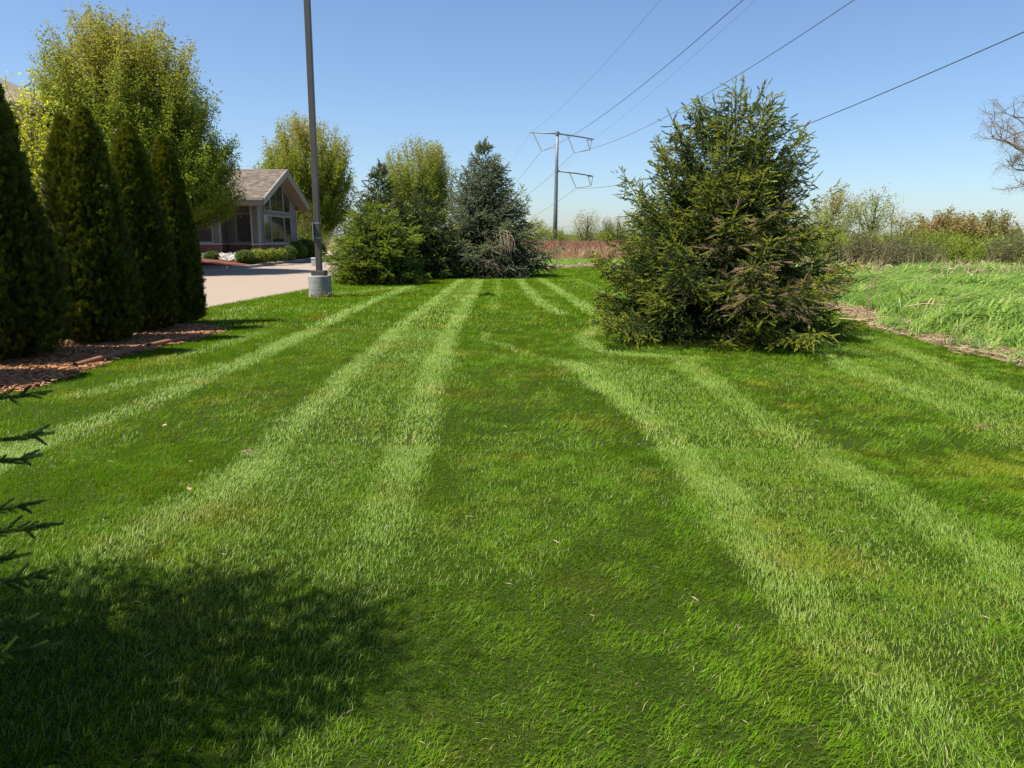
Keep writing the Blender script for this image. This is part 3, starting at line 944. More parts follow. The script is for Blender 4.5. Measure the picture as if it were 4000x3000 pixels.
    for tip, bend in extra:                     # single twigs that can be told apart: paired shoots along a thin stem
        tip = np.array(tip) - np.array(loc)
        a = math.atan2(tip[1], tip[0])
        c0 = np.array([math.cos(a) * .1, math.sin(a) * .1, tip[2] + .02])
        pts = bez(c0, (c0 + tip) / 2 + np.array([0, 0, -bend]), tip, 60)
        wood_mb.tube(pts[::6], np.linspace(.012, .003, len(pts[::6])), 5, False)
        tan = unit(np.gradient(pts, axis=0))
        Lb = np.linalg.norm(tip - c0)
        for j in range(int(60 * (1 - .62 / Lb)), 60):
            t = (j / 60 - (1 - .62 / Lb)) / (.62 / Lb)
            p, d = pts[j], tan[j]
            side = unit(np.cross(d, [0, 0, 1.0]))
            P.append(p); D.append(d + r.normal(0, .1, 3)); S.append(.9); V.append(.3); T.append(False)
            for sg in (-1, 1):
                if r.random() < .95:
                    b = R(r.uniform(32, 58))
                    P.append(p); D.append(d * math.cos(b) + sg * side * math.sin(b) + np.array([0, 0, r.normal(.0, .3)])); S.append(r.uniform(.75, 1.15)); V.append(1.0 if r.random() < .8 else .3); T.append(False)
        P.append(tip); D.append(tan[-1]); S.append(1.1); V.append(1.0); T.append(False)
    if wood_mb.v:
        wood_mb.build('branches', M['bark'], root, kind='stuff')
    P, D, S, V, T = np.array(P), unit(np.array(D)), np.array(S), np.array(V), np.array(T)
    # dark heart: solid dark core standing in for shade inside the crown
    cm, ring, m = MB(), [], 14
    cz = np.linspace(.12, H * .66, 12)
    for z in cz:
        for k in range(m):
            q = np.interp(z, zs, rs) * core * r.uniform(.72, 1.1) * math.sqrt(max(.03, 1 - (z / (H * .67)) ** 3))
            ring.append((np.interp(z, tz, tp[:, 0]) + q * math.cos(6.2832 * k / m), np.interp(z, tz, tp[:, 1]) + q * math.sin(6.2832 * k / m), z + r.normal(0, .04)))
    cm.add(ring, [(i * m + k, i * m + (k + 1) % m, (i + 1) * m + (k + 1) % m, (i + 1) * m + k) for i in range(11) for k in range(m)])
    cm.build('shade_core', M['arbor_core'], root)
    # uneven growth: hollows between the boughs, bunched shoots on them
    cl = .65 * noise3(P, seed, carve) + .35 * noise3(P, seed + 1, carve * .45)
    keep = (cl > hollow * r.uniform(.85, 1.15, len(P))) | (V > .93)
    P, D, S, V, T, cl = P[keep], D[keep], S[keep], V[keep], T[keep], cl[keep]
    nf = int(fill)
    if nf:
        u = r.random(nf)
        z = .1 + H * .9 * (1 - (1 - u) ** .7)
        a = r.uniform(0, 6.283, nf)
        q = np.interp(z, zs, rs) * r.uniform(core * .8, .80, nf)
        P = np.vstack([P, np.stack([q * np.cos(a) + np.interp(z, tz, tp[:, 0]), q * np.sin(a) + np.interp(z, tz, tp[:, 1]), z], 1)])
        D = np.vstack([D, unit(np.stack([np.cos(a), np.sin(a), r.normal(-.1, .5, nf)], 1) + r.normal(0, .35, (nf, 3)))])
        S, V, T, cl = np.r_[S, r.uniform(.9, 1.4, nf)], np.r_[V, np.full(nf, .2)], np.r_[T, np.zeros(nf, bool)], np.r_[cl, np.full(nf, .4)]
    n = len(P)
    P[:, 2] = np.maximum(P[:, 2], 0.03)
    fresh = r.random(n) < np.clip((V - fresh0) * 1.9, 0, 1) * top_new
    var = np.where(fresh, 2, 0) + r.integers(0, 2, n)
    var = np.where(T & (r.random(n) < 0.15), 4, var)
    tint = np.clip(r.normal(-.05, 0.18, n) + 1.6 * (cl - .55), 0, 0.8)
    scatter('crown', P, eul_from_dir(D, roll=r.uniform(-.5, .5, n)), S * shoot_scale, var, srcs, root, tint)
    return root

bare = bare_shoot('dead_spray', 0.24, 0.0045, M['dead_twig'])
SP_BIG = [needle_shoot('shoot', 0.105, 0.034, 0.0095, 36, M['needle_old_shade'], 0.95) for _ in range(2)] + \
         [needle_shoot('shoot_tip', 0.10, 0.029, 0.0100, 36, M['needle_new_lit'], 0.9) for _ in range(2)] + [bare]
def dead_big(az, z, r):       # the thin brown patch on the camera side, right of the middle
    return 4.5 < az < 5.2 and 0.6 < z < 2.2 and r.random() < 0.5
spruce('spruce_tree', 'big broad olive green spruce on the lawn with a brown dead patch in its side', (3.5, 12.55, 0),
       [(0, 2.0), (0.35, 2.3), (0.85, 2.5), (1.4, 2.42), (1.9, 2.2), (2.3, 1.85), (2.6, 1.68), (3.0, 1.62), (3.3, 1.45), (3.6, 1.12), (3.9, 0.75), (4.2, 0.35)],
       165, SP_BIG, 5, whorl=.42, droop0=-.20, dead=dead_big, elev=(-14, 60), lean=(0.28, 0), hollow=.41, ntop=9, top_new=1.0, fresh0=.42, sec=.27, sec_min=.15, wood=.013, step=.064, topw=.55, upturn=.24, fill=3500)

SP_LIME = [needle_shoot('shoot_mid', 0.19, 0.058, 0.018, 26, M['needle_mid'], 0.9) for _ in range(2)] + \
          [needle_shoot('shoot_lime', 0.18, 0.054, 0.019, 26, M['needle_lime'], 0.9) for _ in range(2)] + [bare]
spruce('spruce_tree', 'bushy lime green young spruce beside the lamp post', (-4.95, 26.2, 0),
       [(0, 1.55), (0.4, 1.8), (0.9, 1.85), (1.5, 1.65), (2.0, 1.35), (2.5, 0.95), (2.8, 0.4)], 110, SP_LIME, 8, whorl=.40, fresh0=.25, droop0=-.2, step=0.10, sec=.28, sec_min=.18, fill=1500, wood=.014, elev=(-5, 40), top_new=1.0)
SP_DARK = SP_LIME[:2] + [needle_shoot('shoot_olive', 0.18, 0.054, 0.018, 26, M['needle_new_lit'], 0.9) for _ in range(2)] + [bare]
spruce('spruce_tree', 'thin topped dark spruce with bare brown stem behind the lime green one', (-5.2, 28.2, 0),
       [(0, 1.5), (1.0, 1.6), (2.0, 1.45), (2.8, 1.15), (3.4, 0.75), (3.9, 0.4), (4.35, 0.06)], 85, SP_DARK, 9, whorl=.4, step=0.11, sec=.28, sec_min=.18, fill=1000, core=.25, wood=.014, elev=(-5, 40), top_new=0.6,
       dead=lambda az, z, r: 3.9 < az < 5.4 and 1.7 < z < 3.2)
spruce('spruce_tree', 'small olive brown spruce wedged between the lime and the blue spruces', (-3.75, 30.2, 0),
       [(0, 1.6), (1.0, 1.7), (2.0, 1.5), (2.8, 1.0), (3.4, 0.5), (3.8, 0.08)], 80, SP_DARK, 10, whorl=.4, step=0.11, sec=.28, sec_min=.18, fill=1000, wood=.014, elev=(-5, 35), top_new=0.8)
SP_BLUE = [needle_shoot('shoot_bluedark', 0.24, 0.066, 0.022, 26, M['needle_bluedark'], 0.85) for _ in range(2)] + \
          [needle_shoot('shoot_blue', 0.22, 0.062, 0.023, 26, M['needle_blue'], 0.8) for _ in range(2)] + [bare]
spruce('spruce_tree', 'tall blue grey spruce with tan dry vines hanging in front', (-1.25, 32.2, 0),
       [(0, 2.7), (0.4, 3.15), (0.9, 3.1), (1.6, 2.85), (2.4, 2.4), (3.2, 1.9), (4.0, 1.4), (4.7, 0.95), (5.2, 0.5), (5.65, 0.06)], 150, SP_BLUE, 12, whorl=.46, droop0=-.2, fresh0=.3, fill=2500,
       step=0.125, sec=.28, sec_min=.2, wood=.016, elev=(-10, 50), top_new=0.85, ntop=8, topw=.4, dead=lambda az, z, r: 4.6 < az < 5.4 and 0.3 < z < 2.4 and r.random() < .6)
# the near spruce left of the frame: its twigs reach into view and its shade lies on the lawn
def spot(px, py, Y):
    u, v = (px - 2000) / 2773.0, -(py - 1500) / 2773.0
    d = _r2 * u + _u2 * v + _f
    return (d.x / d.y * Y, Y, CAM_H + d.z / d.y * Y)
SP_NEAR = [needle_shoot('near_shoot', 0.070, 0.020, 0.0042, 110, M['needle_near'], 0.8, 0.0020) for _ in range(2)] + \
          [needle_shoot('near_tip', 0.056, 0.018, 0.0046, 120, M['needle_neartip'], 0.75, 0.0025) for _ in range(2)] + [bare]
spruce('spruce_tree', 'near spruce at the left edge whose dark twig tips reach into the picture', (-3.5, 1.52, 0),
       [(0, 1.55), (0.3, 1.78), (1.0, 1.68), (1.6, 1.5), (2.2, 1.42), (3.0, 1.35), (4.0, 1.1), (5.0, 0.65), (5.7, 0.08)], 160, SP_NEAR, 23,
       step=0.075, hollow=.30, elev=(-6, 38), top_new=0.5, min_t=0.25, sec=.26, sec_min=.10, wood=.012, core=.62, fill=5000,
       extra=[(spot(118, 1540, 2.55), .10), (spot(125, 1700, 2.5), .06), (spot(80, 1790, 2.45), .05), (spot(70, 1975, 2.4), .08), (spot(140, 2060, 2.4), .02), (spot(30, 2180, 2.3), .05), (spot(138, 2250, 2.35), .04), (spot(80, 2440, 2.25), .03), (spot(132, 2530, 2.25), .0)])

# dry vines hanging in the blue spruce
def vine_tangle(name, label, loc, w, h, n, depth, seed):
    r = np.random.default_rng(seed)
    mb = MB()
    for i in range(n):
        a = np.array([r.normal(0, w * .3), r.normal(0, depth), h * r.uniform(0.55, 1.0)])
        e = np.array([a[0] + r.normal(0.05, w * .45), a[1] - abs(r.normal(0, depth)), a[2] - h * r.uniform(0.3, 0.75)])
        m = (a + e) / 2 + np.array([r.normal(0, w * .3), -abs(r.normal(.05, .1)), r.normal(.08, .2)])
        mb.tube(bez(a, m, e, 5), [.010, .009, .008, .006, .003], 3, False)
    o = mb.build(name, M['vine'])
    o.location = loc
    return tag(o, label, 'dry vine', kind=None)
vine_tangle('dry_vine', 'tan dry vine tangle draped down the middle of the blue spruce', (-.35, 30.15, 0.75), .45, 1.3, 46, 0.15, 3)
vine_tangle('dry_vine', 'thin tan dry vine low on the left of the blue spruce', (-1.0, 29.9, 0.1), .8, 0.7, 24, 0.15, 4)

# ------------------------------------------------------------------ clipped columnar evergreens
def spray_src(name, L, mat):
    """flat fan of scale leaves, growing along +Z in the XZ plane"""
    mb = MB()
    for i in range(15):
        t = i / 14
        a = (-1 if i % 2 else 1) * (0.85 - 0.45 * t) * random.uniform(0.7, 1.2)
        b = np.array([0, random.uniform(-.01, .01), L * 0.62 * t])
        l = L * (0.48 - 0.18 * t) * random.uniform(0.8, 1.2)
        d = np.array([math.sin(a), random.uniform(-.3, .3), math.cos(a)])
        s = np.array([math.cos(a), 0, -math.sin(a)]) * L * 0.036
        mb.add([b - s * .5, b + s * .5, b + d * l * .6 + s, b + d * l, b + d * l * .6 - s], [(0, 1, 2, 3, 4)])
    return source(name, mb, [mat])
SPR = [spray_src('scale_spray', 0.125, M['arbor']) for _ in range(5)]

def column_tree(name, label, loc, H, Rm, seed, tops=((0, 0, 1.0),), n=14000, group='columnar evergreens'):
    r = np.random.default_rng(seed)
    root = thing(name, label, 'arborvitae', loc, group)
    P, D, T, S = [], [], [], []
    cm = MB()
    for (ox, oy, hf) in tops:
        h = H * hf
        rm = Rm if len(tops) == 1 else Rm * 0.82
        def prof(t):
            return rm * np.interp(t, [0, .04, .12, .3, .5, .7, .85, .95, 1], [.55, .88, 1.0, .92, .76, .56, .36, .16, .02])
        def lump(t, a):
            return 0.70 + 0.36 * noise2(a * 1.35 + 9, t * h * 1.0, seed, 0.62) + 0.18 * noise2(a * 2.7, t * h * 2.0, seed + 5, .5)
        # solid dark core that closes the view through the sprays
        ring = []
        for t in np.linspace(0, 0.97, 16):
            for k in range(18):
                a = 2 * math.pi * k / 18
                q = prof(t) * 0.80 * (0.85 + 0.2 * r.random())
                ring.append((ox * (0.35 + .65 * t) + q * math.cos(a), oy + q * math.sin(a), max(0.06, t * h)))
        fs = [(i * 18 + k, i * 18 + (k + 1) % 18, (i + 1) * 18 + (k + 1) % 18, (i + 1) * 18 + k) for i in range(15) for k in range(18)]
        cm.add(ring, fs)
        m = int(n / len(tops))
        t = r.random(m) ** 0.85
        a = r.uniform(-math.pi, math.pi, m)
        a2 = np.abs(a)      # noise needs no seam
        q = prof(t) * lump(t, a2 + 0.3 * np.sign(a)) * np.where(r.random(m) < .35, r.uniform(.72, .95, m), r.uniform(.92, 1.07, m))
        P.append(np.stack([ox * (0.35 + .65 * t) + q * np.cos(a), oy + q * np.sin(a), np.maximum(0.08, t * h)], 1))
        out = np.stack([np.cos(a), np.sin(a), np.zeros(m)], 1)
        D.append(unit(out * r.uniform(.25, .9, m)[:, None] + np.array([0, 0, 1.0]) + r.normal(0, .28, (m, 3))))
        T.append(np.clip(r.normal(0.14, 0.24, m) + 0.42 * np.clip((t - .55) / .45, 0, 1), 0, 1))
        S.append(r.uniform(.65, 1.2, m) * np.where(t > .93, .9, 1))
        for i in range(5):          # wispy leader
            zz = h * r.uniform(.97, 1.05)
            P.append(np.array([[ox + r.normal(0, .02), oy + r.normal(0, .02), zz]])); D.append(unit(np.array([[r.normal(0, .2), r.normal(0, .2), 1.0]]))); T.append(np.array([.6])); S.append(np.array([.8]))
    P, D, T, S = np.vstack(P), np.vstack(D), np.concatenate(T), np.concatenate(S)
    cm.build('inner_core', M['arbor_core'], root, smooth=False)
    k = len(P)
    scatter('crown', P, eul_from_dir(D, roll=r.uniform(-1.5, 1.5, k)), S, r.integers(0, 5, k), SPR, root, T)
    return root
column_tree('arborvitae', 'tallest and nearest dark columnar evergreen cut off by the left edge', (-6.80, 9.35, 0), 4.0, 0.74, 31)
column_tree('arborvitae', 'twin topped columnar evergreen, second from the left edge', (-6.42, 10.95, 0), 3.42, 0.68, 32, tops=((-0.24, 0.05, 0.97), (0.12, 0, 1.0)), n=17000)
column_tree('arborvitae', 'slim columnar evergreen third from the left edge', (-6.42, 12.35, 0), 3.42, 0.54, 33)
column_tree('arborvitae', 'columnar evergreen nearest the driveway, last of the row', (-6.36, 13.45, 0), 3.36, 0.46, 34)
# the row goes on just outside the frame
column_tree('arborvitae', 'columnar evergreen just outside the left edge of the picture', (-6.9, 7.5, 0), 3.5, 0.78, 35, n=5000)

# ------------------------------------------------------------------ broadleaf trees
def leaf_cluster(name, n, rad, size, mat, flat=0.5, narrow=0.55):
    mb = MB()
    for i in range(n):
        c = np.array([random.gauss(0, rad * .5), random.gauss(0, rad * .5), random.uniform(-rad, rad)])
        d = unit(np.array([random.gauss(0, 1), random.gauss(0, 1), random.gauss(0.1, flat)]))
        s = unit(np.cross(d, np.array([random.gauss(0, 1), random.gauss(0, 1), random.gauss(0, 1)])))
        l = size * random.uniform(0.6, 1.2)
        nrm = np.cross(d, s)
        mb.add([c, c + d * l * .5 + s * l * narrow * .5 + nrm * l * .08, c + d * l, c + d * l * .5 - s * l * narrow * .5 + nrm * l * .08], [(0, 1, 2), (0, 2, 3)])
    return source(name, mb, [mat])

def broadleaf(name, label, loc, H, crown, ntips, srcs, seed, trunk=0.16, fork=1.6, leafstep=0.16, leaflen=1.3, spread_up=58, cat='tree', group=None,
              bark='bark', tint_z=(0.55, 1.0), shell=0.55, lscale=1.0, tintbase=0.0, twigr=0.018, density=1.0, multi=0, lean=(0, 0), jitter=0.05):
    """crown: [(z, radius)]; every tip is reached by a limb that leaves the stem low and bends upwards"""
    r = np.random.default_rng(seed)
    root = thing(name, label, cat, loc, group)
    zs, rs = np.array([p[0] for p in crown]), np.array([p[1] for p in crown])
    wood = MB()
    tz = np.linspace(-0.05, H * 0.8, 8)
    tp = np.stack([lean[0] * (tz / H) ** 1.5 + 0.05 * np.sin(tz * .9 + seed), lean[1] * (tz / H) + 0.05 * np.cos(tz * .8 + seed), tz], 1)
    tr = MB()
    if multi:
        for k in range(multi):
            a = 2.4 * k
            e = np.array([math.cos(a) * rs.max() * .5, math.sin(a) * rs.max() * .5, H * .7])
            tr.tube(bez((0.08 * math.cos(a), 0.08 * math.sin(a), -.05), (e[0] * .3, e[1] * .3, H * .35), e, 6), np.linspace(trunk, trunk * .2, 6), 5)
    else:
        tr.tube(tp, trunk * np.linspace(1.15, 0.22, 8), 9)
    tr.build('trunk', M[bark], root, smooth=True)
    P, D, S, T = [], [], [], []
    wz = np.interp(np.linspace(zs[0], zs[-1], 200), zs, rs) ** 2 + 0.02
    cz = np.cumsum(wz) / wz.sum()
    for i in range(ntips):
        z = np.interp(r.random(), cz, np.linspace(zs[0], zs[-1], 200))
        a = r.uniform(0, 6.283)
        q = np.interp(z, zs, rs) * (0.90 + 0.42 * (noise2(np.array([abs(a - math.pi) * 1.5]), np.array([z * .5]), seed, .7)[0] - .4))
        f = r.random()
        rad = q * (f ** (0.5 * (1 - shell) + 0.12))
        ax = np.array([np.interp(z, tz, tp[:, 0]), np.interp(z, tz, tp[:, 1]), 0])
        tip = np.array([rad * math.cos(a), rad * math.sin(a), z]) + ax
        z0 = max(fork * r.uniform(.8, 1.5), z - rad * math.tan(R(spread_up)) - r.uniform(0, .12) * H)
        z0 = min(z0, z - 0.3) if z - 0.3 > 0.1 else z * .5
        b0 = np.array([np.interp(z0, tz, tp[:, 0]), np.interp(z0, tz, tp[:, 1]), z0])
        if multi:
            b0 = np.array([0.15 * rad * math.cos(a), 0.15 * rad * math.sin(a), z0])
        mid = b0 + (tip - b0) * .5
        mid[:2] = b0[:2] + (tip[:2] - b0[:2]) * .68
        mid[2] = b0[2] + (tip[2] - b0[2]) * .36
        Lb = np.linalg.norm(tip - b0)
        pts = bez(b0, mid, tip, 7)
        pts[1:-1] += r.normal(0, jitter * .6, (5, 3))
        wood.tube(pts, np.linspace(twigr * (0.7 + Lb * .25), twigr * .22, 7), 4, False)
        m = max(2, int(min(leaflen, Lb * .8) / leafstep * density))
        ts = 1 - np.linspace(0, min(leaflen, Lb * .8) / Lb, m)
        tt = np.linspace(0, 1, 7)
        tan = tip - mid
        for t in ts:
            c = np.array([np.interp(t, tt, pts[:, k]) for k in range(3)])
            # side twig
            off = r.normal(0, 1, 3)
            off[2] = abs(off[2]) * .6
            off = unit(off) * r.uniform(.02, .34) * min(1, leaflen) * (1.15 - .7 * (t - ts[-1]) / (1 - ts[-1] + 1e-6))
            P.append(c + off)
            D.append(unit(tan) + r.normal(0, .35, 3))
            S.append(r.uniform(.7, 1.25) * lscale)
            T.append(np.clip(tintbase + r.normal(0, .12) + (np.clip((z / H - tint_z[0]) / (tint_z[1] - tint_z[0]), 0, 1) * .75), 0, 1))
    wood.build('branches', M[bark], root, kind='stuff')
    P, D, S, T = np.array(P), np.array(D), np.array(S), np.array(T)
    n = len(P)
    scatter('crown', P, eul_from_dir(D, roll=r.uniform(-3, 3, n)), S, r.integers(0, len(srcs), n), srcs, root, T)
    return root

LM = [leaf_cluster('maple_leaves', 17, 0.21, 0.11, M['maple']) for _ in range(5)]
broadleaf('maple_tree', 'large rounded yellow green maple rising behind the columnar evergreens', (-17.1, 33.0, 0), 11.3,
          [(2.0, 2.6), (2.7, 4.2), (3.6, 4.9), (4.8, 4.8), (6.3, 4.4), (7.7, 3.9), (9.0, 3.3), (10.1, 2.6), (10.8, 1.8), (11.2, .8)], 1900, LM, 41, trunk=.26, fork=1.5,
          leafstep=.13, leaflen=1.9, cat='maple tree', spread_up=57, shell=.35)
LM2 = [leaf_cluster('far_maple_leaves', 16, 0.30, 0.155, M['maple']) for _ in range(4)]
broadleaf('maple_tree', 'round budding maple right behind the lamp post and the gabled porch', (-17.4, 62.0, 0), 12.0,
          [(1.5, 2.0), (3.0, 3.8), (5.0, 4.5), (7.0, 4.5), (9.0, 3.9), (10.5, 2.8), (11.5, 1.5), (11.9, .4)], 760, LM2, 42, trunk=.22, fork=1.6, leafstep=.19, leaflen=1.9, cat='maple tree', spread_up=60, tint_z=(.5, 1.0))
broadleaf('maple_tree', 'olive yellow budding maple behind the dark spruces', (-9.6, 75.0, 0), 11.9,
          [(3.2, 1.8), (4.5, 3.7), (6.5, 4.5), (8.5, 4.4), (10.0, 3.5), (11.0, 2.5), (11.6, 1.4), (11.9, .4)], 520, LM2, 43, trunk=.22, fork=1.6, leafstep=.20, leaflen=1.9, cat='maple tree', spread_up=62, tint_z=(.5, 1.1), tintbase=.0)
LY = [leaf_cluster('yellow_leaves', 7, 0.13, 0.095, M['yellow_leaf']) for _ in range(4)]
broadleaf('locust_tree', 'slender bright yellow green tree before the tall tan building', (-12.6, 19.5, 0), 6.2,
          [(0.9, .7), (1.6, 1.5), (2.6, 1.75), (3.8, 1.6), (4.8, 1.2), (5.6, .7), (6.2, .15)], 260, LY, 44, trunk=.07, fork=.9, leafstep=.13, leaflen=1.1, bark='bark_grey', tint_z=(.8, 1.2), shell=.2)

# ------------------------------------------------------------------ trees and bushes beyond the reed grass
LB = [leaf_cluster('bush_leaves', 18, 0.27, 0.09, M['bush_leaf']) for _ in range(4)]
LBr = [leaf_cluster('brown_twigs', 12, 0.28, 0.16, M['bush_brown'], narrow=.22) for _ in range(4)]
LR = [leaf_cluster('rust_leaves', 11, 0.4, 0.22, M['rust_leaf']) for _ in range(4)]
LP = [leaf_cluster('pale_leaves', 8, 0.28, 0.16, M['pale_leaf']) for _ in range(4)]
LBU = [leaf_cluster('buds', 6, 0.16, 0.06, M['bud'], narrow=.3) for _ in range(4)]

def bush(label, loc, w, h, srcs, seed, tb=0.1, nt=150, **kw):
    h *= .80
    return broadleaf('bush', label, loc, h, [(.05, w * .75), (h * .3, w), (h * .6, w * .95), (h * .85, w * .65), (h, w * .2)], nt, srcs, seed, trunk=.03, fork=.12, leafstep=.13,
                     leaflen=1.2, spread_up=52, cat='bush', group='bushes behind the reed grass', bark='bark_grey', tint_z=(.9, 1.4), tintbase=tb, multi=6, twigr=.010, shell=.3, **kw)
bush('mid green bush at the right side of the big spruce', (14.2, 36.5, 0), 2.5, 3.1, LB, 51, .05, 230)
bush('grey brown leafless bush, first one right of the big spruce', (16.9, 35.0, 0), 2.1, 2.75, LBr, 52, .1, 220)
bush('olive bush right behind the grey leafless one', (18.6, 40.0, 0), 2.6, 3.2, LB, 53, .25, 230)
bush('brownish twiggy bush in the middle of the thicket', (20.3, 37.0, 0), 2.2, 2.6, LBr, 54, .35, 210)
bush('bright yellow green bush below the rust coloured trees', (23.2, 39.0, 0), 2.6, 3.0, LB, 55, 0.0, 240)
bush('grey twiggy bush near the right edge', (26.6, 38.0, 0), 2.5, 3.2, LBr, 56, .2, 230)
bush('low green bush at the right edge in front of the grey one', (25.3, 34.0, 0), 1.7, 2.0, LB, 57, .1, 150)
bush('olive bush cut off by the right edge', (29.5, 39.5, 0), 2.8, 3.4, LB, 58, .3, 220)
bush('dark green bush half hidden behind the big spruce', (11.6, 39.0, 0), 2.6, 3.0, LB, 59, .15, 220)

# low thicket that fills the ground between the bushes
n = 7000
x, y = rng.uniform(8, 50, n), rng.uniform(37, 66, n)
keep = (x < .85 * y) & (x > .24 * y)
x, y = x[keep], y[keep]
n = len(x)
z = rng.uniform(.1, 1.9, n) * (0.6 + .6 * noise2(x, y, 77, 4.0))
o = scatter('thicket', np.stack([x, y, z], 1), rng.uniform(0, 6.28, (n, 3)), rng.uniform(1.3, 2.2, n), np.where(noise2(x, y, 78, 5.0) > .74, rng.integers(4, 8, n), rng.integers(0, 4, n)), LB + LBr, tint=rng.uniform(0, .45, n))
tag(o, 'dense olive and grey thicket filling in behind the bushes', 'thicket', kind='stuff')

broadleaf('willow_tree', 'pale feathery leaning tree left of the leafy one beyond the thicket', (31.8, 74, 0), 7.6, [(1, 1.5), (2.5, 2.8), (4.5, 3.2), (6.2, 2.6), (7.2, 1.4), (7.6, .4)], 170, LP, 61, trunk=.16, fork=1.2,
          leafstep=.2, leaflen=1.8, bark='bark_grey', tintbase=.12, lean=(1.2, 0), shell=.2, twigr=.014, lscale=1.2)
broadleaf('poplar_tree', 'fresh green open tree with a dark bare trunk beyond the thicket', (36.2, 74, 0), 7.7, [(2.2, .8), (3.4, 2.0), (5.0, 2.3), (6.5, 1.7), (7.4, .8), (7.7, .2)], 75, LP, 62, trunk=.18, fork=2.0,
          leafstep=.2, leaflen=1.1, tintbase=0, lean=(.8, 0), shell=.4, twigr=.02, lscale=1.2)
broadleaf('small_tree', 'small thin pale tree between the poplar and the signal mast', (41.5, 78, 0), 5.6, [(1, 1), (2.5, 1.9), (4, 1.7), (5.1, 1.0), (5.6, .2)], 70, LP, 63, trunk=.09, fork=1, leafstep=.3, leaflen=1.0, bark='bark_grey', tintbase=.2)
broadleaf('oak_tree', 'rust brown rounded tree on the skyline, left of two', (56.5, 95, 0), 6.2, [(.8, 3), (2.5, 4.4), (4, 4.3), (5.3, 3.0), (6.1, .8)], 210, LR, 64, trunk=.25, fork=1, leafstep=.2, leaflen=1.6, lscale=1.2, tintbase=.1)
broadleaf('oak_tree', 'olive tinged rust tree on the skyline, right of two', (63.5, 97, 0), 6.0, [(.8, 3), (2.5, 4.2), (4, 4.0), (5.2, 2.8), (5.9, .8)], 200, LR, 65, trunk=.25, fork=1, leafstep=.2, leaflen=1.6, lscale=1.2, tintbase=.6)
broadleaf('small_tree', 'little yellow brown tree just right of the signal mast', (50.5, 92, 0), 5.4, [(.8, 1.2), (2.5, 1.8), (4, 1.6), (5.3, .5)], 80, LR, 66, trunk=.1, fork=1, leafstep=.3, leaflen=1.1, tintbase=.8)
broadleaf('bare_tree', 'greyish leafless tree low on the skyline at the far right', (74, 102, 0), 5.9, [(1, 2.5), (3, 4.2), (4.6, 3.6), (5.8, 1.0)], 150, LBU, 67, trunk=.2, fork=1, leafstep=.4, leaflen=1.4, bark='bark_grey', tintbase=.1, twigr=.03)

# trees round the pylon's foot
broadleaf('far_tree', 'bright green tree right of the blue spruce', (4.2, 150, 0), 6.2, [(.5, 4), (2, 5.2), (4, 4.4), (5.5, 2.4), (6.2, .4)], 230, LP, 71, trunk=.25, fork=.8, leafstep=.5, leaflen=1.8, tintbase=0, lscale=2.0, group='trees beyond the dry meadow')
broadleaf('far_tree', 'olive tree just left of the pylon foot', (9.4, 170, 0), 4.6, [(.5, 4), (2, 4.2), (3.4, 3.4), (4.6, .4)], 170, LB, 72, trunk=.25, fork=.8, leafstep=.5, leaflen=1.6, tintbase=.2, lscale=2.6, group='trees beyond the dry meadow')
broadleaf('far_tree', 'taller pale budding tree right of the pylon', (16.3, 160, 0), 8.4, [(1, 3), (3, 4.4), (5.5, 3.8), (7.6, 2.4), (8.4, .5)], 210, LP, 73, trunk=.25, fork=.8, leafstep=.5, leaflen=1.8, tintbase=.4, lscale=1.6, group='trees beyond the dry meadow')
broadleaf('far_tree', 'rounded olive willow left of the big spruce', (22.6, 158, 0), 7.0, [(.4, 4), (2, 5.4), (4.4, 5.0), (6.2, 3.0), (7.0, .5)], 260, LB, 74, trunk=.25, fork=.8, leafstep=.5, leaflen=1.8, tintbase=.25, lscale=2.4, group='trees beyond the dry meadow')
n = 9000
x, y = rng.uniform(-30, 150, n), rng.uniform(190, 300, n)
zz = rng.uniform(0.1, 1.0, n) * (1.2 + 4.2 * noise2(x, y * .3, 5, 9.0))
o = scatter('distant_treeline', np.stack([x, y, zz], 1), rng.uniform(0, 6.28, (n, 3)), rng.uniform(2.4, 4.2, n), rng.integers(0, 4, n), LB, tint=rng.uniform(0, .6, n))
tag(o, 'low olive tree line along the horizon', 'tree line', kind='stuff')

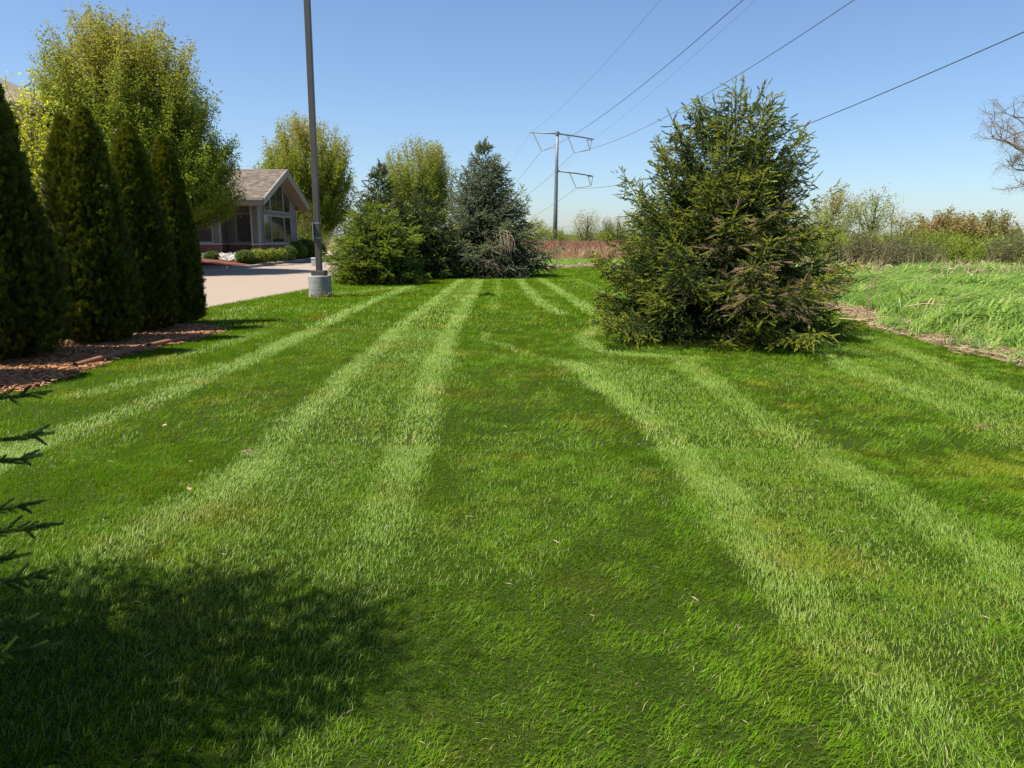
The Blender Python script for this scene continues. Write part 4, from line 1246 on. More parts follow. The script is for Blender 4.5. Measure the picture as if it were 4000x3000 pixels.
# big half bare tree at the right edge; its trunk stands outside the frame
def bare_tree(name, label, loc, H, seed, srcs):
    r = np.random.default_rng(seed)
    root = thing(name, label, 'tree', loc)
    tr = MB()
    tp = np.array([(0, 0, -.05), (.1, 0, 1.5), (-.1, 0, 3.2), (.1, .1, 5.0), (0, 0, 7.0), (.2, 0, H)])
    tr.tube(tp, [.34, .28, .24, .18, .11, .03], 10)
    tr.build('trunk', M['bark_grey'], root, smooth=True)
    wood, P, D = MB(), [], []
    def grow(p, d, L, rad, lev):
        n = 6
        pts = [p]
        dd = d.copy()
        for i in range(n):
            dd = unit(dd + r.normal(0, .20, 3) + np.array([0, 0, .06 if lev < 3 else -.16]))
            pts.append(pts[-1] + dd * L / n)
        pts = np.array(pts)
        wood.tube(pts, np.linspace(rad, rad * .45, n + 1), 5 if lev < 2 else 3, False)
        if lev >= 3:
            for q in pts[1:]:
                if r.random() < .6:
                    P.append(q + r.normal(0, .07, 3)); D.append(r.normal(0, 1, 3))
            return
        k = (7, 7, 6)[lev]
        for i in range(k):
            t = r.uniform(.25, 1.0) if i else 1.0
            b = np.array([np.interp(t, np.linspace(0, 1, n + 1), pts[:, c]) for c in range(3)])
            grow(b, unit(dd * .8 + r.normal(0, .55, 3) + np.array([0, 0, .1])), L * r.uniform(.42, .62), rad * .42, lev + 1)
    for (z, az, el, L) in ((4.0, 3.16, 12, 3.6), (4.9, 3.4, 34, 2.9), (5.2, 2.9, 45, 2.6), (4.2, 0.3, 30, 3.0), (5.5, 1.4, 45, 2.6), (5.0, 4.9, 40, 2.6), (6.4, 3.3, 60, 2.4), (6.6, .2, 60, 2.2)):
        grow(np.array([0, 0, z]), np.array([math.cos(az) * math.cos(R(el)), math.sin(az) * math.cos(R(el)), math.sin(R(el))]), L, .10, 0)
    wood.build('branches', M['bark_grey'], root, kind='stuff')
    P, D = np.array(P), np.array(D)
    n = len(P)
    scatter('crown', P, eul_from_dir(D), r.uniform(.5, 1.0, n), r.integers(0, 4, n), srcs, root, r.uniform(0, .4, n))
    return root
bare_tree('cottonwood_tree', 'nearly leafless grey tree reaching in from the right edge', (24.3, 30.5, 0), 8.6, 81, LBU)

# ------------------------------------------------------------------ steel transmission pole and its wires
PX, PY = 8.9, 155.0
pyl = thing('transmission_pole', 'tall grey steel power pole with two crossarms beyond the meadow', 'power pole', (PX, PY, 0))
MB().tube([(0, 0, -.3), (0.02, 0, 8), (.05, 0, 16), (.10, 0, 23.6)], [.50, .43, .34, .27], 12).build('pole', M['galv'], pyl, smooth=True)
MB().tube([(-5.6, 0, 23.35), (0.1, 0, 23.2), (4.0, 0, 22.7), (7.7, 0, 22.1)], [.10, .19, .17, .10], 8).build('crossarm', M['galv'], pyl, smooth=True)
MB().tube([(.05, 0, 15.75), (4.0, 0, 15.3), (7.6, 0, 14.75)], [.19, .16, .10], 8).build('crossarm', M['galv'], pyl, smooth=True)
for z in (23.2, 15.75):
    MB().lathe([(.30, -.35), (.42, -.33), (.42, .33), (.30, .35)], 10, (.08, 0, z)).build('collar', M['galv'], pyl)
def rod(name, a, b, r0, mat, n=6, parent=pyl):
    return MB().tube([a, tuple((np.array(a) + np.array(b)) / 2), b], [r0, r0 * 1.1, r0], n).build(name, mat, parent)
rod('insulator', (-4.95, 0, 23.2), (-3.15, 0, 19.75), .09, M['insul'])
rod('insulator', (-3.15, 0, 19.75), (0.0, 0, 20.6), .09, M['insul'])
rod('insulator', (2.15, 0, 22.9), (3.65, 0, 19.45), .09, M['insul'])
rod('insulator', (3.65, 0, 19.45), (6.95, 0, 20.0), .09, M['insul'])
rod('insulator', (2.75, 0, 15.4), (4.3, 0, 12.3), .09, M['insul'])
rod('insulator', (4.3, 0, 12.3), (7.35, 0, 12.75), .09, M['insul'])
for x0, zt, zb in ((6.55, 22.1, 20.0), (7.0, 14.8, 12.75)):
    b = MB()
    b.tube([(x0 - .35, 0, zt), (x0 + .38, 0, zb)], .07, 5)
    b.tube([(x0 + .75, 0, zt), (x0 + .38, 0, zb)], .07, 5)
    b.tube([(x0 - .4, 0, zt - .15), (x0 + .8, 0, zt - .15)], .09, 5)
    b.build('bracket', M['galv'], pyl)
for k in range(9):
    rod('step_bolt', (.30 + .02 * (9 - k), -.25, 3.0 + 1.1 * k), (.62 + .02 * (9 - k), -.25, 3.0 + 1.1 * k), .03, M['galv'], 4)

def ray(px, py):
    u, v = (px - 2000) / 2773.0, -(py - 1500) / 2773.0
    return _r2 * u + _u2 * v + _f
WDIR = 0.115
def wire(label, x0, z0, through, rad, back):
    """one hanging wire: fixed at the pole, sagging, in the upright plane of the line; 'through' are sight marks from the survey of the photo"""
    ys, zs = [PY], [z0]
    for px, py in through:
        d = ray(px, py)
        # x0 + WDIR*(PY-y) = d.x/d.y*y
        y = (x0 + WDIR * PY) / (d.x / d.y + WDIR)
        ys.append(y)
        zs.append(CAM_H + d.z / d.y * y)
    deg = min(2, len(ys) - 1)
    c = np.polyfit(PY - np.array(ys), np.array(zs), deg)
    c[-1] = z0
    yy = np.linspace(PY, -8, 60)
    p1 = np.stack([x0 + WDIR * (PY - yy), yy, np.polyval(c, PY - yy)], 1)
    yb = np.linspace(PY, PY + 260, 24)[1:]
    s = (yb - PY) / 260.0
    p2 = np.stack([x0 + WDIR * (PY - yb), yb, z0 + back * s - 4 * 5.0 * s * (1 - s)], 1)
    pts = np.vstack([p2[::-1], p1])
    o = MB().tube(pts, rad, 5).build('power_line', M['wire'])
    return tag(o, label, 'power line', 'wires of the transmission line')
wire('thin shield wire leaving the left tip of the upper crossarm, leftmost wire', PX - 5.5, 23.4, [(2214, 400), (2580, 0)], .013, -1)
wire('thick wire from the left insulator, second from the left at the top edge', PX - 3.15, 19.7, [(2423, 400), (2902, 0)], .030, -1)
wire('thin shield wire from the right tip of the upper crossarm', PX + 7.7, 22.2, [(2500, 400), (2951, 0)], .013, -1)
wire('thick wire from the upper right insulator passing left of the spruce top', PX + 3.65, 19.4, [(2500, 507), (3336, 0)], .030, -1)
wire('lowest wire, rising to the right edge past the big spruce', PX + 4.3, 12.25, [(2440, 723), (3110, 497), (4000, 136)], .032, -1)

# ------------------------------------------------------------------ lamp post
lp = thing('lamp_post', 'dark bronze square lamp post on a round concrete footing', 'lamp post', (-5.39, 19.98, 0))
ft = MB().lathe([(.315, -.1), (.315, .20), (.309, .203), (.309, .212), (.315, .215), (.315, .40), (.309, .403), (.309, .412), (.315, .415), (.315, .585), (.300, .61)], 40).build('concrete_footing', M['concrete'], lp, smooth=False)
MB().box((-.185, -.185, .612), (.185, .185, .745)).build('base_cover', M['bronze'], lp, bevel=.012)
MB().box((-.076, -.076, .746), (.076, .076, 9.0)).build('pole', M['bronze'], lp, bevel=.012)
for z in (1.62, 2.02):
    s = MB()
    s.box((-.082, -.082, z), (.082, -.077, z + .018)).box((-.082, .077, z), (.082, .082, z + .018)).box((-.082, -.0765, z), (-.077, .0765, z + .018)).box((.077, -.0765, z), (.082, .0765, z + .018))
    s.build('metal_band', M['steel'], lp)
MB().box((-.094, -.15, 1.58), (-.0835, .15, 2.06)).build('sign_plate', M['steel'], lp)
hd = MB().box((-.05, -.05, 9.0), (.05, .05, 9.12)).box((-.06, -.55, 9.12), (.06, .06, 9.2)).build('lamp_arm', M['bronze'], lp)
MB().prism([(-.2, -1.15, 9.1), (.2, -1.15, 9.1), (.24, -.55, 9.08), (-.24, -.55, 9.08)], (0, 0, .14)).build('lamp_head', M['bronze'], lp)
wm = MB()
for i in range(26):
    a = random.uniform(-2.6, .2)
    b = np.array([.33 * math.cos(a), .33 * math.sin(a), 0])
    e = b + np.array([random.gauss(.05, .12), random.gauss(-.06, .08), random.uniform(.06, .22)])
    m = (b + e) / 2 + np.array([0, 0, .05])
    s = np.array([.016, 0, .004])
    wm.add([b - s * .4, b + s * .4, m + s, e, m - s], [(0, 1, 2, 3, 4)])
wm.tube([(.06, -.35, 0), (.10, -.36, .2), (.17, -.37, .42)], [.008, .006, .003], 4)
w = wm.build('weed', leafmat('weed_leaf', (.13, .15, .04), (.30, .25, .11), transl=.3))
w.location = (-5.39, 19.98, 0)
tag(w, 'withered weeds growing against the concrete lamp footing', 'weeds', kind='stuff')

# ------------------------------------------------------------------ rusty edging pipes along the mulch
def pipe(label, a, b, rad=.045):
    d = unit(np.array(b, float) - np.array(a, float))
    o = thing('edging_pipe', label, 'pipe', (a[0], a[1], 0), 'rusty pipes edging the mulch')
    bb = np.array(b) - np.array(a)
    m = MB()
    P0, P1 = np.array([0, 0, rad * .95]), np.array([bb[0], bb[1], rad * .95])
    m.tube([P0, P0 * .66 + P1 * .34 + (.01, 0, .006), P0 * .33 + P1 * .67 - (.006, 0, .004), P1], rad, 12, False)
    m.build('pipe_body', M['rusty'], o, smooth=True)
    q = MB().tube([P0 + np.array([*(d * .008), 0]), P1 - np.array([*(d * .008), 0])], rad * .82, 10, True)
    q.build('bore_shade', M['dark'], o)  # dark plug stands in for the shade inside the open pipe
    return o
pipe('rusty brown pipe lying along the mulch edge, nearest to the camera', (-5.47, 8.75), (-5.44, 10.28))
pipe('rusty brown pipe at the far end of the mulch edge', (-5.41, 10.45), (-5.17, 11.55))

# ------------------------------------------------------------------ fallen leaves and twigs on the lawn
def litter(name, label, loc, kind, rz=0.0):
    m = MB()
    if kind == 'leaf':
        m.add([(0, 0, 0), (.025, .018, .012), (.06, .006, .02), (.045, -.02, .006), (.02, -.022, .014)], [(0, 1, 2), (0, 2, 3), (0, 3, 4)])
        o = m.build(name, M['straw'])
    else:
        for i in range(7):
            a = random.gauss(0, .5)
            l = random.uniform(.1, .26)
            p = np.array([random.uniform(-.08, .08), random.uniform(-.03, .03), .0])
            m.tube([p, p + np.array([math.cos(a) * l * .5, math.sin(a) * l * .5, .02]), p + np.array([math.cos(a) * l, math.sin(a) * l, .004])], [.004, .0035, .0015], 4)
        o = m.build(name, M['dead_twig'])
    o.location = loc
    o.rotation_euler = (0, 0, rz)
    o.scale = (.7, .7, .7)
    return tag(o, label, 'fallen leaf' if kind == 'leaf' else 'twigs')
litter('fallen_leaf', 'small tan fallen leaf on the lawn left of the lamp post stripe', (-2.98, 5.85, .06), 'leaf', 1.0)
litter('fallen_leaf', 'small pinkish fallen leaf on the lawn above the foreground shade', (-2.05, 4.3, .06), 'leaf', 2.2)
litter('twig_bundle', 'dry grass stalks lying beside the second pale stripe', (-2.05, 5.15, .055), 'twig', .2)
litter('twig_bundle', 'pale twig lying at the left foot of the big spruce', (1.25, 12.0, .06), 'twig', -.3)
litter('twig_bundle', 'dark twigs lying on the lawn at the right', (4.15, 6.1, .055), 'twig', .1)

# bare sapling and fallen stick at the straw edge
sp = MB()
sp.tube([(0, 0, 0), (-.03, 0, .35), (.02, 0, .75), (.16, 0, 1.25), (.28, .05, 1.62)], [.016, .013, .011, .007, .003], 5)
for z, dx, dz in ((.5, -.18, .2), (.7, .25, .22), (.9, -.15, .3), (1.05, .28, .2)):
    sp.tube([(0 + .1 * z, 0, z), (dx * .6, .05, z + dz * .6), (dx, .08, z + dz)], [.007, .005, .002], 4)
o = sp.build('bare_sapling', M['dead_twig'])
o.location = (7.6, 15.2, 0)
tag(o, 'thin bare sapling standing in the straw right of the big spruce', 'sapling')
o = MB().tube([(0, 0, .05), (.35, -.2, .04), (.8, -.28, .12), (1.4, -.5, .06), (1.7, -.62, .03)], [.018, .022, .02, .014, .006], 6).build('fallen_stick', M['straw'])
o.location = (6.95, 15.1, 0)
tag(o, 'curved bleached stick lying on the straw edge', 'stick')
o = MB().tube([(0, 0, .35), (.4, 0, .42), (.9, .05, .40), (1.5, .1, .36)], [.012, .014, .012, .006], 5).build('fallen_stick', M['straw'])
o.location = (8.0, 14.6, 0)
tag(o, 'thin pale stem caught level in the reed grass edge', 'stick')

# ------------------------------------------------------------------ planting bed, kerb
KERB = [(-40, 27.5), (-19, 28.6), (-16.6, 30.5), (-16.7, 34.0), (-17.6, 36.6), (-17.1, 38.0), (-16.0, 37.75), (-14.7, 37.6), (-14.25, 38.2), (-14.2, 39.5), (-14.4, 41.4), (-14.75, 48), (-15.2, 54), (-16.2, 60), (-18, 66), (-40, 72)]
def bed():
    """mounded bed: rises from the kerb to the walls"""
    mid = []
    k = np.array(KERB[1:-1])
    cin = np.array([-21.0, 47.0])
    rings = [(0.0, .05), (.12, .18), (.3, .32), (.55, .48), (1.0, .5)]
    m = MB()
    vs, fs = [], []
    kk = len(k)
    for t, z in rings:
        for p in k:
            q = p * (1 - t) + np.array([min(p[0], -22.0), np.clip(p[1], 36, 58)]) * t
            vs.append((q[0], q[1], z + .03 * random.random()))
    for i in range(len(rings) - 1):
        for j in range(kk - 1):
            fs.append((i * kk + j, i * kk + j + 1, (i + 1) * kk + j + 1, (i + 1) * kk + j))
    m.add(vs, fs)
    o = m.build('planting_bed', M['red_mulch'], None, True, 'structure')
    return o
bed()
kb = MB()
kp = np.array(KERB)
tg = unit(np.gradient(kp, axis=0))
nr = np.stack([tg[:, 1], -tg[:, 0]], 1)
vs, fs = [], []
for p, q in zip(kp, nr):
    a, b = p + q * .10, p - q * .10
    vs += [(a[0], a[1], -.02), (a[0] - q[0] * .02, a[1] - q[1] * .02, .14), (b[0], b[1], .14), (b[0], b[1], -.02)]
for i in range(len(kp) - 1):
    for j in range(4):
        fs.append((i * 4 + j, i * 4 + (j + 1) % 4, i * 4 + 4 + (j + 1) % 4, i * 4 + 4 + j))
kb.add(vs, fs).build('kerb', M['kerb'], None, False, 'structure')

RK = []
for _ in range(4):
    m = MB()
    for i in range(10):
        a, r0 = random.uniform(0, 6.28), .28 * math.sqrt(random.random())
        c = np.array([r0 * math.cos(a), r0 * math.sin(a), random.uniform(0, .05)])
        s = random.uniform(.03, .075)
        v = np.array([(1, 0, 0), (0, 1, 0), (-1, 0, 0), (0, -1, 0), (0, 0, .7), (0, 0, -.7)], float) * s * np.array([[random.uniform(.7, 1.3)] for _ in range(6)])
        m.add(v + c, [(0, 1, 4), (1, 2, 4), (2, 3, 4), (3, 0, 4), (1, 0, 5), (2, 1, 5), (3, 2, 5), (0, 3, 5)])
    RK.append(source('river_rock', m, [M['rock']]))
P = []
for i in range(2600):
    x, y = random.uniform(-23, -14.6), random.uniform(38.0, 58)
    if y < 46 and x > -22:
        t = (y - 38) / 8
        if y > 41.3 + .8 * math.sin(x * 1.3) and x < -14.8 - .02 * (y - 40):
            P.append((x, y, np.interp(t, [0, .3, .6, 1], [.15, .32, .45, .52])))
    elif y > 41 and -16.2 < x < -14.9 - .05 * (y - 46):
        P.append((x, y, .36))
n = len(P)
o = scatter('river_rocks', P, rng.uniform(-.3, .3, (n, 3)) + np.stack([np.zeros(n), np.zeros(n), rng.uniform(0, 6, n)], 1), rng.uniform(.8, 1.3, n), rng.integers(0, 4, n), RK)
tag(o, 'pale grey river rocks mulching the bed along the building', 'rocks', kind='stuff')

BX = [leaf_cluster('box_leaves', 9, .07, .055, M['box_leaf'], narrow=.6) for _ in range(4)]
def boxwood(label, loc, rx, rz, seed, tint, n=900):
    r = np.random.default_rng(seed)
    root = thing('clipped_shrub', label, 'shrub', loc, 'clipped shrubs in the bed')
    c = MB()
    ring = []
    for i, t in enumerate(np.linspace(0, 1, 7)):
        q = rx * .82 * math.sin(math.pi * (.22 + .72 * t) * .98) * (.92 + .1 * r.random())
        for k in range(12):
            ring.append((q * math.cos(k * math.pi / 6), q * math.sin(k * math.pi / 6), rz * .9 * t))
    c.add(ring, [(i * 12 + k, i * 12 + (k + 1) % 12, i * 12 + 12 + (k + 1) % 12, i * 12 + 12 + k) for i in range(6) for k in range(12)])
    c.build('stems', M['arbor_core'], root)  # solid dark core inside the leaf shell
    t = r.random(n)
    a = r.uniform(0, 6.283, n)
    th = np.arccos(1 - 1.6 * t)
    q = (.9 + .2 * noise2(np.abs(a - math.pi) * 2, th * 3, seed, .6)) * r.uniform(.86, 1.04, n)
    P = np.stack([rx * q * np.sin(th) * np.cos(a), rx * q * np.sin(th) * np.sin(a), rz * .45 + rz * .55 * q * np.cos(th)], 1)
    P[:, 2] = np.maximum(P[:, 2], .04)
    scatter('crown', P, r.uniform(0, 6.28, (n, 3)), r.uniform(.8, 1.3, n) * 1.35, r.integers(0, 4, n), BX, root, np.clip(r.normal(tint, .15, n) * (P[:, 2] / rz + .25), 0, 1))
    return root
def atz(px, py, Y):
    d = ray(px, py)
    t = Y / d.y
    return (d.x * t, Y, CAM_H + d.z * t)
def put(px, Y, z):
    d = ray(px, 1000)
    return (d.x / d.y * Y, Y, z)
boxwood('round dark shrub alone at the left of the bed', put(826, 41.2, .22), .37, .5, 91, .0)
boxwood('dark oval shrub left of the bright clipped shrubs', put(957, 40.6, .2), .46, .62, 92, .05)
boxwood('largest bright yellow green clipped shrub, left of three', put(1010, 41.4, .2), .50, .66, 93, .8, 1200)
boxwood('middle one of the three bright clipped shrubs', put(1062, 42.6, .25), .32, .62, 94, .8)
boxwood('smallest of the three bright clipped shrubs, on the right', put(1100, 43.2, .28), .25, .58, 95, .8)
boxwood('dark round shrub beside the smallest bright shrub', put(1131, 44.6, .3), .34, .75, 96, 0)
boxwood('dark shrub under the gable corner', put(1160, 47.5, .3), .6, 1.0, 97, 0)
boxwood('dark low shrub left of the lamp post, behind the kerb', put(1196, 52.5, .2), .8, 1.25, 98, 0)
boxwood('dark shrub partly behind the lamp post', put(1232, 56.0, .15), .85, 1.3, 99, 0)
LJ = [leaf_cluster('juniper_leaves', 9, .16, .11, M['bush_leaf'], narrow=.3) for _ in range(4)]
broadleaf('tall_yew', 'upright yellow olive evergreen between the gable and the lamp post', (*put(1212, 57.5, 0)[:2], 0.1), 4.3, [(.3, 1.4), (1.2, 1.9), (2.4, 1.8), (3.4, 1.2), (4.2, .3)], 190, LJ, 101, trunk=.05, fork=.3,
          leafstep=.14, leaflen=1.2, cat='evergreen', multi=6, twigr=.012, tintbase=.15, shell=.3)
broadleaf('flowering_shrub', 'leafy green shrub with pale blossoms at the gable corner', (*put(1192, 55.5, 0)[:2], 0.1), 1.9, [(.2, .9), (.8, 1.15), (1.4, .95), (1.9, .2)], 110, BX, 102, trunk=.03, fork=.2,
          leafstep=.13, leaflen=.7, cat='shrub', multi=5, twigr=.008, tintbase=.45, shell=.3, lscale=1.8)
ub = thing('utility_box', 'small pale utility box standing on the far driveway left of the lamp post', 'utility box', put(1226, 42.5, 0))
MB().box((-.14, -.12, 0), (.14, .12, .42)).build('cabinet', M['steel'], ub, bevel=.015)
MB().box((-.16, -.14, .421), (.16, .14, .46)).build('lid', M['white'], ub, bevel=.01)

# ------------------------------------------------------------------ gabled building
bl = thing('gabled_building', 'grey sided building with a tall glazed gable and brick base', 'building', (0, 0, 0))
GX, GY0, GY1 = -16.1, 46.0, 53.8        # glazed gable wall, facing +x
GM, ZS, ZE, ZR = (46.0 + 53.8) / 2, 1.22, 3.95, 6.05
SLOPE = (ZR - ZE) / (GM - 45.0)
def roof_z(y):
    return ZR - abs(y - GM) * SLOPE
# wall outline along the front, from the gable corner leftwards
FRONT = [(GX, GY0), (GX - .45, GY0), (GX - .45, 47.4), (-18.7, 47.4), (-18.7, 46.3), (-20.7, 46.3), (-21.4, 47.2), (-30, 47.2)]
core = MB()
core.prism([(x, y, .2) for x, y in [(GX, GY1)] + FRONT + [(-30, GY1)]], (0, 0, ZE - .3))
core.prism([(GX, GY0, ZE - .1), (GX, GM, roof_z(GM) - .30), (GX, GY1, ZE - .1)], (-13.8, 0, 0))
wl = core.build('wall', M['siding'], bl)
bb = MB()
def wall_panels():
    """(start, end) of each wall run with its outward normal"""
    runs = [((GX, GY1), (GX, GY0))] + [(FRONT[i], FRONT[i + 1]) for i in range(len(FRONT) - 1)]
    for a, b in runs:
        a, b = np.array(a), np.array(b)
        d = b - a
        L = np.linalg.norm(d)
        d = d / L
        yield a, d, L, np.array([-d[1], d[0]]) * 1.0
def obox(m, a, d, nrm, s0, s1, o0, o1, z0, z1, tilt=0.0):
    """box laid along a wall: s along it, o outwards"""
    v = []
    for z in (z0, z1):
        oo = o1 if z == z0 else o1 - tilt
        for s, o in ((s0, o0), (s1, o0), (s1, oo), (s0, oo)):
            p = a + d * s + nrm * o
            v.append((p[0], p[1], z))
    m.add(v, [(0, 1, 2, 3), (4, 7, 6, 5), (0, 4, 5, 1), (1, 5, 6, 2), (2, 6, 7, 3), (3, 7, 4, 0)])
cnt = 0
brick_left = MB()
brick_core = MB()
cap_mb = MB()
bricks = []
for wi, (a, d, L, nrm) in enumerate(wall_panels()):
    if np.dot(nrm, np.array([-20., 44.]) - np.array([GX, GY0]) ) is None: pass
    # outward normal: away from the block's middle
    mid = a + d * L / 2
    test = mid + nrm * .2
    inside = inpoly(np.array([test[0]]), np.array([test[1]]), [(GX, GY1)] + FRONT + [(-30, GY1)])[0]
    if inside: nrm = -nrm
    obox(brick_core, a, d, nrm, -.02, L + .02, 0.002, .05, .2, 1.14)
    obox(cap_mb, a, d, nrm, -.06, L + .06, 0.003, .13, 1.142, 1.215, .02)
    # clapboards
    zb = ZS
    while zb < (ZE - .12 if wi else roof_z(GM) - .6):
        s0, s1 = 0.0, L
        if wi == 0 and zb > ZE - .3:
            half = max(0, (roof_z(GM) - .35 - zb - .12) / SLOPE)
            s0, s1 = max(0, L / 2 - half), min(L, L / 2 + half)
        if s1 - s0 > .1:
            m = MB()
            obox(m, a, d, nrm, s0, s1, .003, .028, zb, zb + .122, .020)
            m.build('siding_board', M['siding'], wl)
        zb += .128
    # bricks
    for row in range(12):
        z0 = .34 + row * .067
        if z0 + .057 > 1.135: break
        s = -.11 * (row % 2)
        while s < L:
            e = min(L, s + .205)
            bricks.append((wi, a, d, nrm, max(0, s), e, z0))
            s += .215
brick_part = brick_core.build('brick_base', M['mortar'], bl)
cap_mb.build('stone_cap', M['stone_cap'], bl)
bricks.sort(key=lambda q: (0 if q[0] == 7 else 1 if q[0] in (5, 6) else 2 if q[0] == 0 else 3, q[4] if q[0] == 7 else 0))
rest = MB()
for i, (wi, a, d, nrm, s0, s1, z0) in enumerate(bricks):
    o1 = .062 + random.uniform(-.003, .004)
    if i < 280 and s1 - s0 > .06:
        m = MB()
        obox(m, a, d, nrm, s0, s1, .051, o1, z0, z0 + .057)
        m.build('brick', M['brick'], brick_part)
    elif s1 - s0 > .04:
        obox(rest, a, d, nrm, s0, s1, .051, o1, z0, z0 + .057)
rest.build('brickwork', M['brick'], brick_part, kind='stuff')
# roof: two planes with shingle courses, fascia, soffit, ridge cap
RX0, RX1 = GX + .72, -30.5
Y_E0, Y_E1 = 45.0, GM * 2 - 45.0
deck = MB()
for ye in (Y_E0, Y_E1):
    deck.prism([(RX0 - .03, ye, ZE + .02), (RX0 - .03, GM, ZR + .02), (RX0 - .03, GM, ZR - .15), (RX0 - .03, ye, ZE - .15)], (RX1 - RX0, 0, 0))
rf = deck.build('roof', M['soffit'], bl)
sh = MB()
for sgn, ye in ((1, Y_E0), (-1, Y_E1)):
    n_c = 30
    run = (GM - Y_E0)
    for i in range(n_c):
        y0, y1 = ye + sgn * run * i / n_c, ye + sgn * run * (i + 1.25) / n_c
        if sgn * y1 > sgn * GM: y1 = GM
        x = RX0 + .02 - .17 * (i % 2)
        while x > RX1:
            w = random.uniform(.22, .42)
            za, zb = roof_z(y0) + .052 + random.uniform(0, .008), roof_z(y1) + .034
            xa, xb = min(x, RX0 + .02), x - w + .006
            sh.add([(xa, y0, za), (xb, y0, za), (xb, y1, zb), (xa, y1, zb), (xa, y0, za - .022), (xb, y0, za - .022)], [(0, 3, 2, 1) if sgn > 0 else (0, 1, 2, 3), (0, 1, 5, 4)])
            x -= w
sh.build('shingles', M['shingle'], rf, kind='stuff')
MB().prism([(RX0 + .02, GM - .14, ZR - .01), (RX0 + .02, GM, ZR + .075), (RX0 + .02, GM + .14, ZR - .01)], (RX1 - RX0, 0, 0)).build('ridge_cap', M['shingle'], rf)
for ye, s in ((Y_E0, 1), (Y_E1, -1)):
    f = MB()
    f.prism([(RX0, ye - s * .03, ZE + .03), (RX0, GM, ZR + .05), (RX0, GM, ZR - .40), (RX0, ye - s * .03, ZE - .40)], (.045, 0, 0))
    f.build('rake_fascia', M['trim'], bl)
    f = MB()
    f.prism([(RX0 + .047, ye - s * .03, ZE + .045), (RX0 + .047, GM, ZR + .065), (RX0 + .047, GM, ZR - .13), (RX0 + .047, ye - s * .03, ZE - .13)], (.03, 0, 0))
    f.build('rake_trim', M['trim'], bl)
    MB().box((RX1, ye - .05 if s > 0 else ye + .002, ZE - .36), (RX0 - .002, ye - .002 if s > 0 else ye + .05, ZE + .03)).build('eave_fascia', M['trim'], bl)
    MB().box((RX1, ye - .17 if s > 0 else ye + .052, ZE - .10), (RX0 - .004, ye - .052 if s > 0 else ye + .17, ZE + .04)).build('gutter', M['trim'], bl)
    y2 = GY0 if s > 0 else GY1
    so = MB()
    so.prism([(RX0 - .002, ye, ZE - .36), (RX0 - .002, GM, ZR - .38), (RX0 - .002, GM, ZR - .41), (RX0 - .002, ye, ZE - .39)], (GX - RX0 + .005, 0, 0))
    so.build('gable_soffit', M['soffit'], bl)
MB().box((RX1, Y_E0, ZE - .39), (GX, 47.3, ZE - .362)).build('eave_soffit', M['soffit'], bl)
# corner trims
for (x, y) in ((GX, GY0), (GX, GY1), (GX - .45, GY0), (-18.7, 46.3), (-20.7, 46.3), (-21.4, 47.2)):
    MB().box((x - .06, y - .06, ZS), (x + .06, y + .06, ZE - .37)).build('corner_trim', M['trim'], bl)

def window_on(a, d, nrm, s0, s1, z0, z1, cols=1, rail=None, topz=None, inner=True):
    """a framed window: frame part, a pane for every light, thin sash bars"""
    fr, FW, OUT = MB(), .075, .075
    t0 = topz(s0) if topz else z1
    t1 = topz(s1) if topz else z1
    def poly(m, pts, o0, o1):
        p3 = [(*(a + d * s + nrm * o0), z) for s, z in pts]
        m.prism(p3, (*(nrm * (o1 - o0)), 0))
    poly(fr, [(s0, z0), (s1, z0), (s1, z0 + FW), (s0, z0 + FW)], .035, OUT)
    poly(fr, [(s0, z0 + FW), (s0 + FW, z0 + FW), (s0 + FW, (topz(s0 + FW) if topz else z1) - FW), (s0, t0 - FW)], .035, OUT)
    poly(fr, [(s1 - FW, z0 + FW), (s1, z0 + FW), (s1, t1 - FW), (s1 - FW, (topz(s1 - FW) if topz else z1) - FW)], .035, OUT)
    peak = topz and s0 < TOPM < s1
    if peak:
        tm = topz(TOPM)
        poly(fr, [(s0, t0 - FW), (TOPM, tm - FW), (TOPM, tm), (s0, t0)], .035, OUT)
        poly(fr, [(TOPM, tm - FW), (s1, t1 - FW), (s1, t1), (TOPM, tm)], .035, OUT)
    else:
        poly(fr, [(s0, t0 - FW), (s1, t1 - FW), (s1, t1), (s0, t0)], .035, OUT)
    w = fr.build('window', M['trim'], bl)
    i0, i1 = s0 + FW, s1 - FW
    cw = (i1 - i0) / cols
    for k in range(cols):
        c0, c1 = i0 + k * cw, i0 + (k + 1) * cw
        pts = [(c0, z0 + FW), (c1, z0 + FW)]
        if topz:
            pts.append((c1, topz(c1) - FW))
            if c0 < TOPM < c1: pts.append((TOPM, topz(TOPM) - FW))
            pts.append((c0, topz(c0) - FW))
        else:
            pts += [(c1, z1 - FW), (c0, z1 - FW)]
        g = MB()
        poly(g, pts, .036, .048)
        g.build('pane', M['glass'], w)
        if k:
            g = MB()
            poly(g, [(c0 - .02, z0 + FW), (c0 + .02, z0 + FW), (c0 + .02, (topz(c0) if topz else z1) - FW - .005), (c0 - .02, (topz(c0) if topz else z1) - FW - .005)], .049, .066)
            g.build('sash_bar', M['dark'], w)
        if rail:
            g = MB()
            poly(g, [(c0 + .021, rail - .025), (c1 - .021, rail - .025), (c1 - .021, rail + .025), (c0 + .021, rail + .025)], .049, .064)
            g.build('sash_rail', M['dark'], w)
    return w
ga, gdv, gn = np.array([GX, GY0]), np.array([0, 1.0]), np.array([1.0, 0])
TOPM = GM - GY0
gt = lambda s: roof_z(GY0 + s) - .62
LG = GY1 - GY0
for s0, s1, c in ((.75, 2.1, 1), (2.15, 4.85, 2), (4.9, 6.4, 1)):
    window_on(ga, gdv, gn, s0, s1, 1.24, 3.05, c, 2.3 if c == 2 else None)
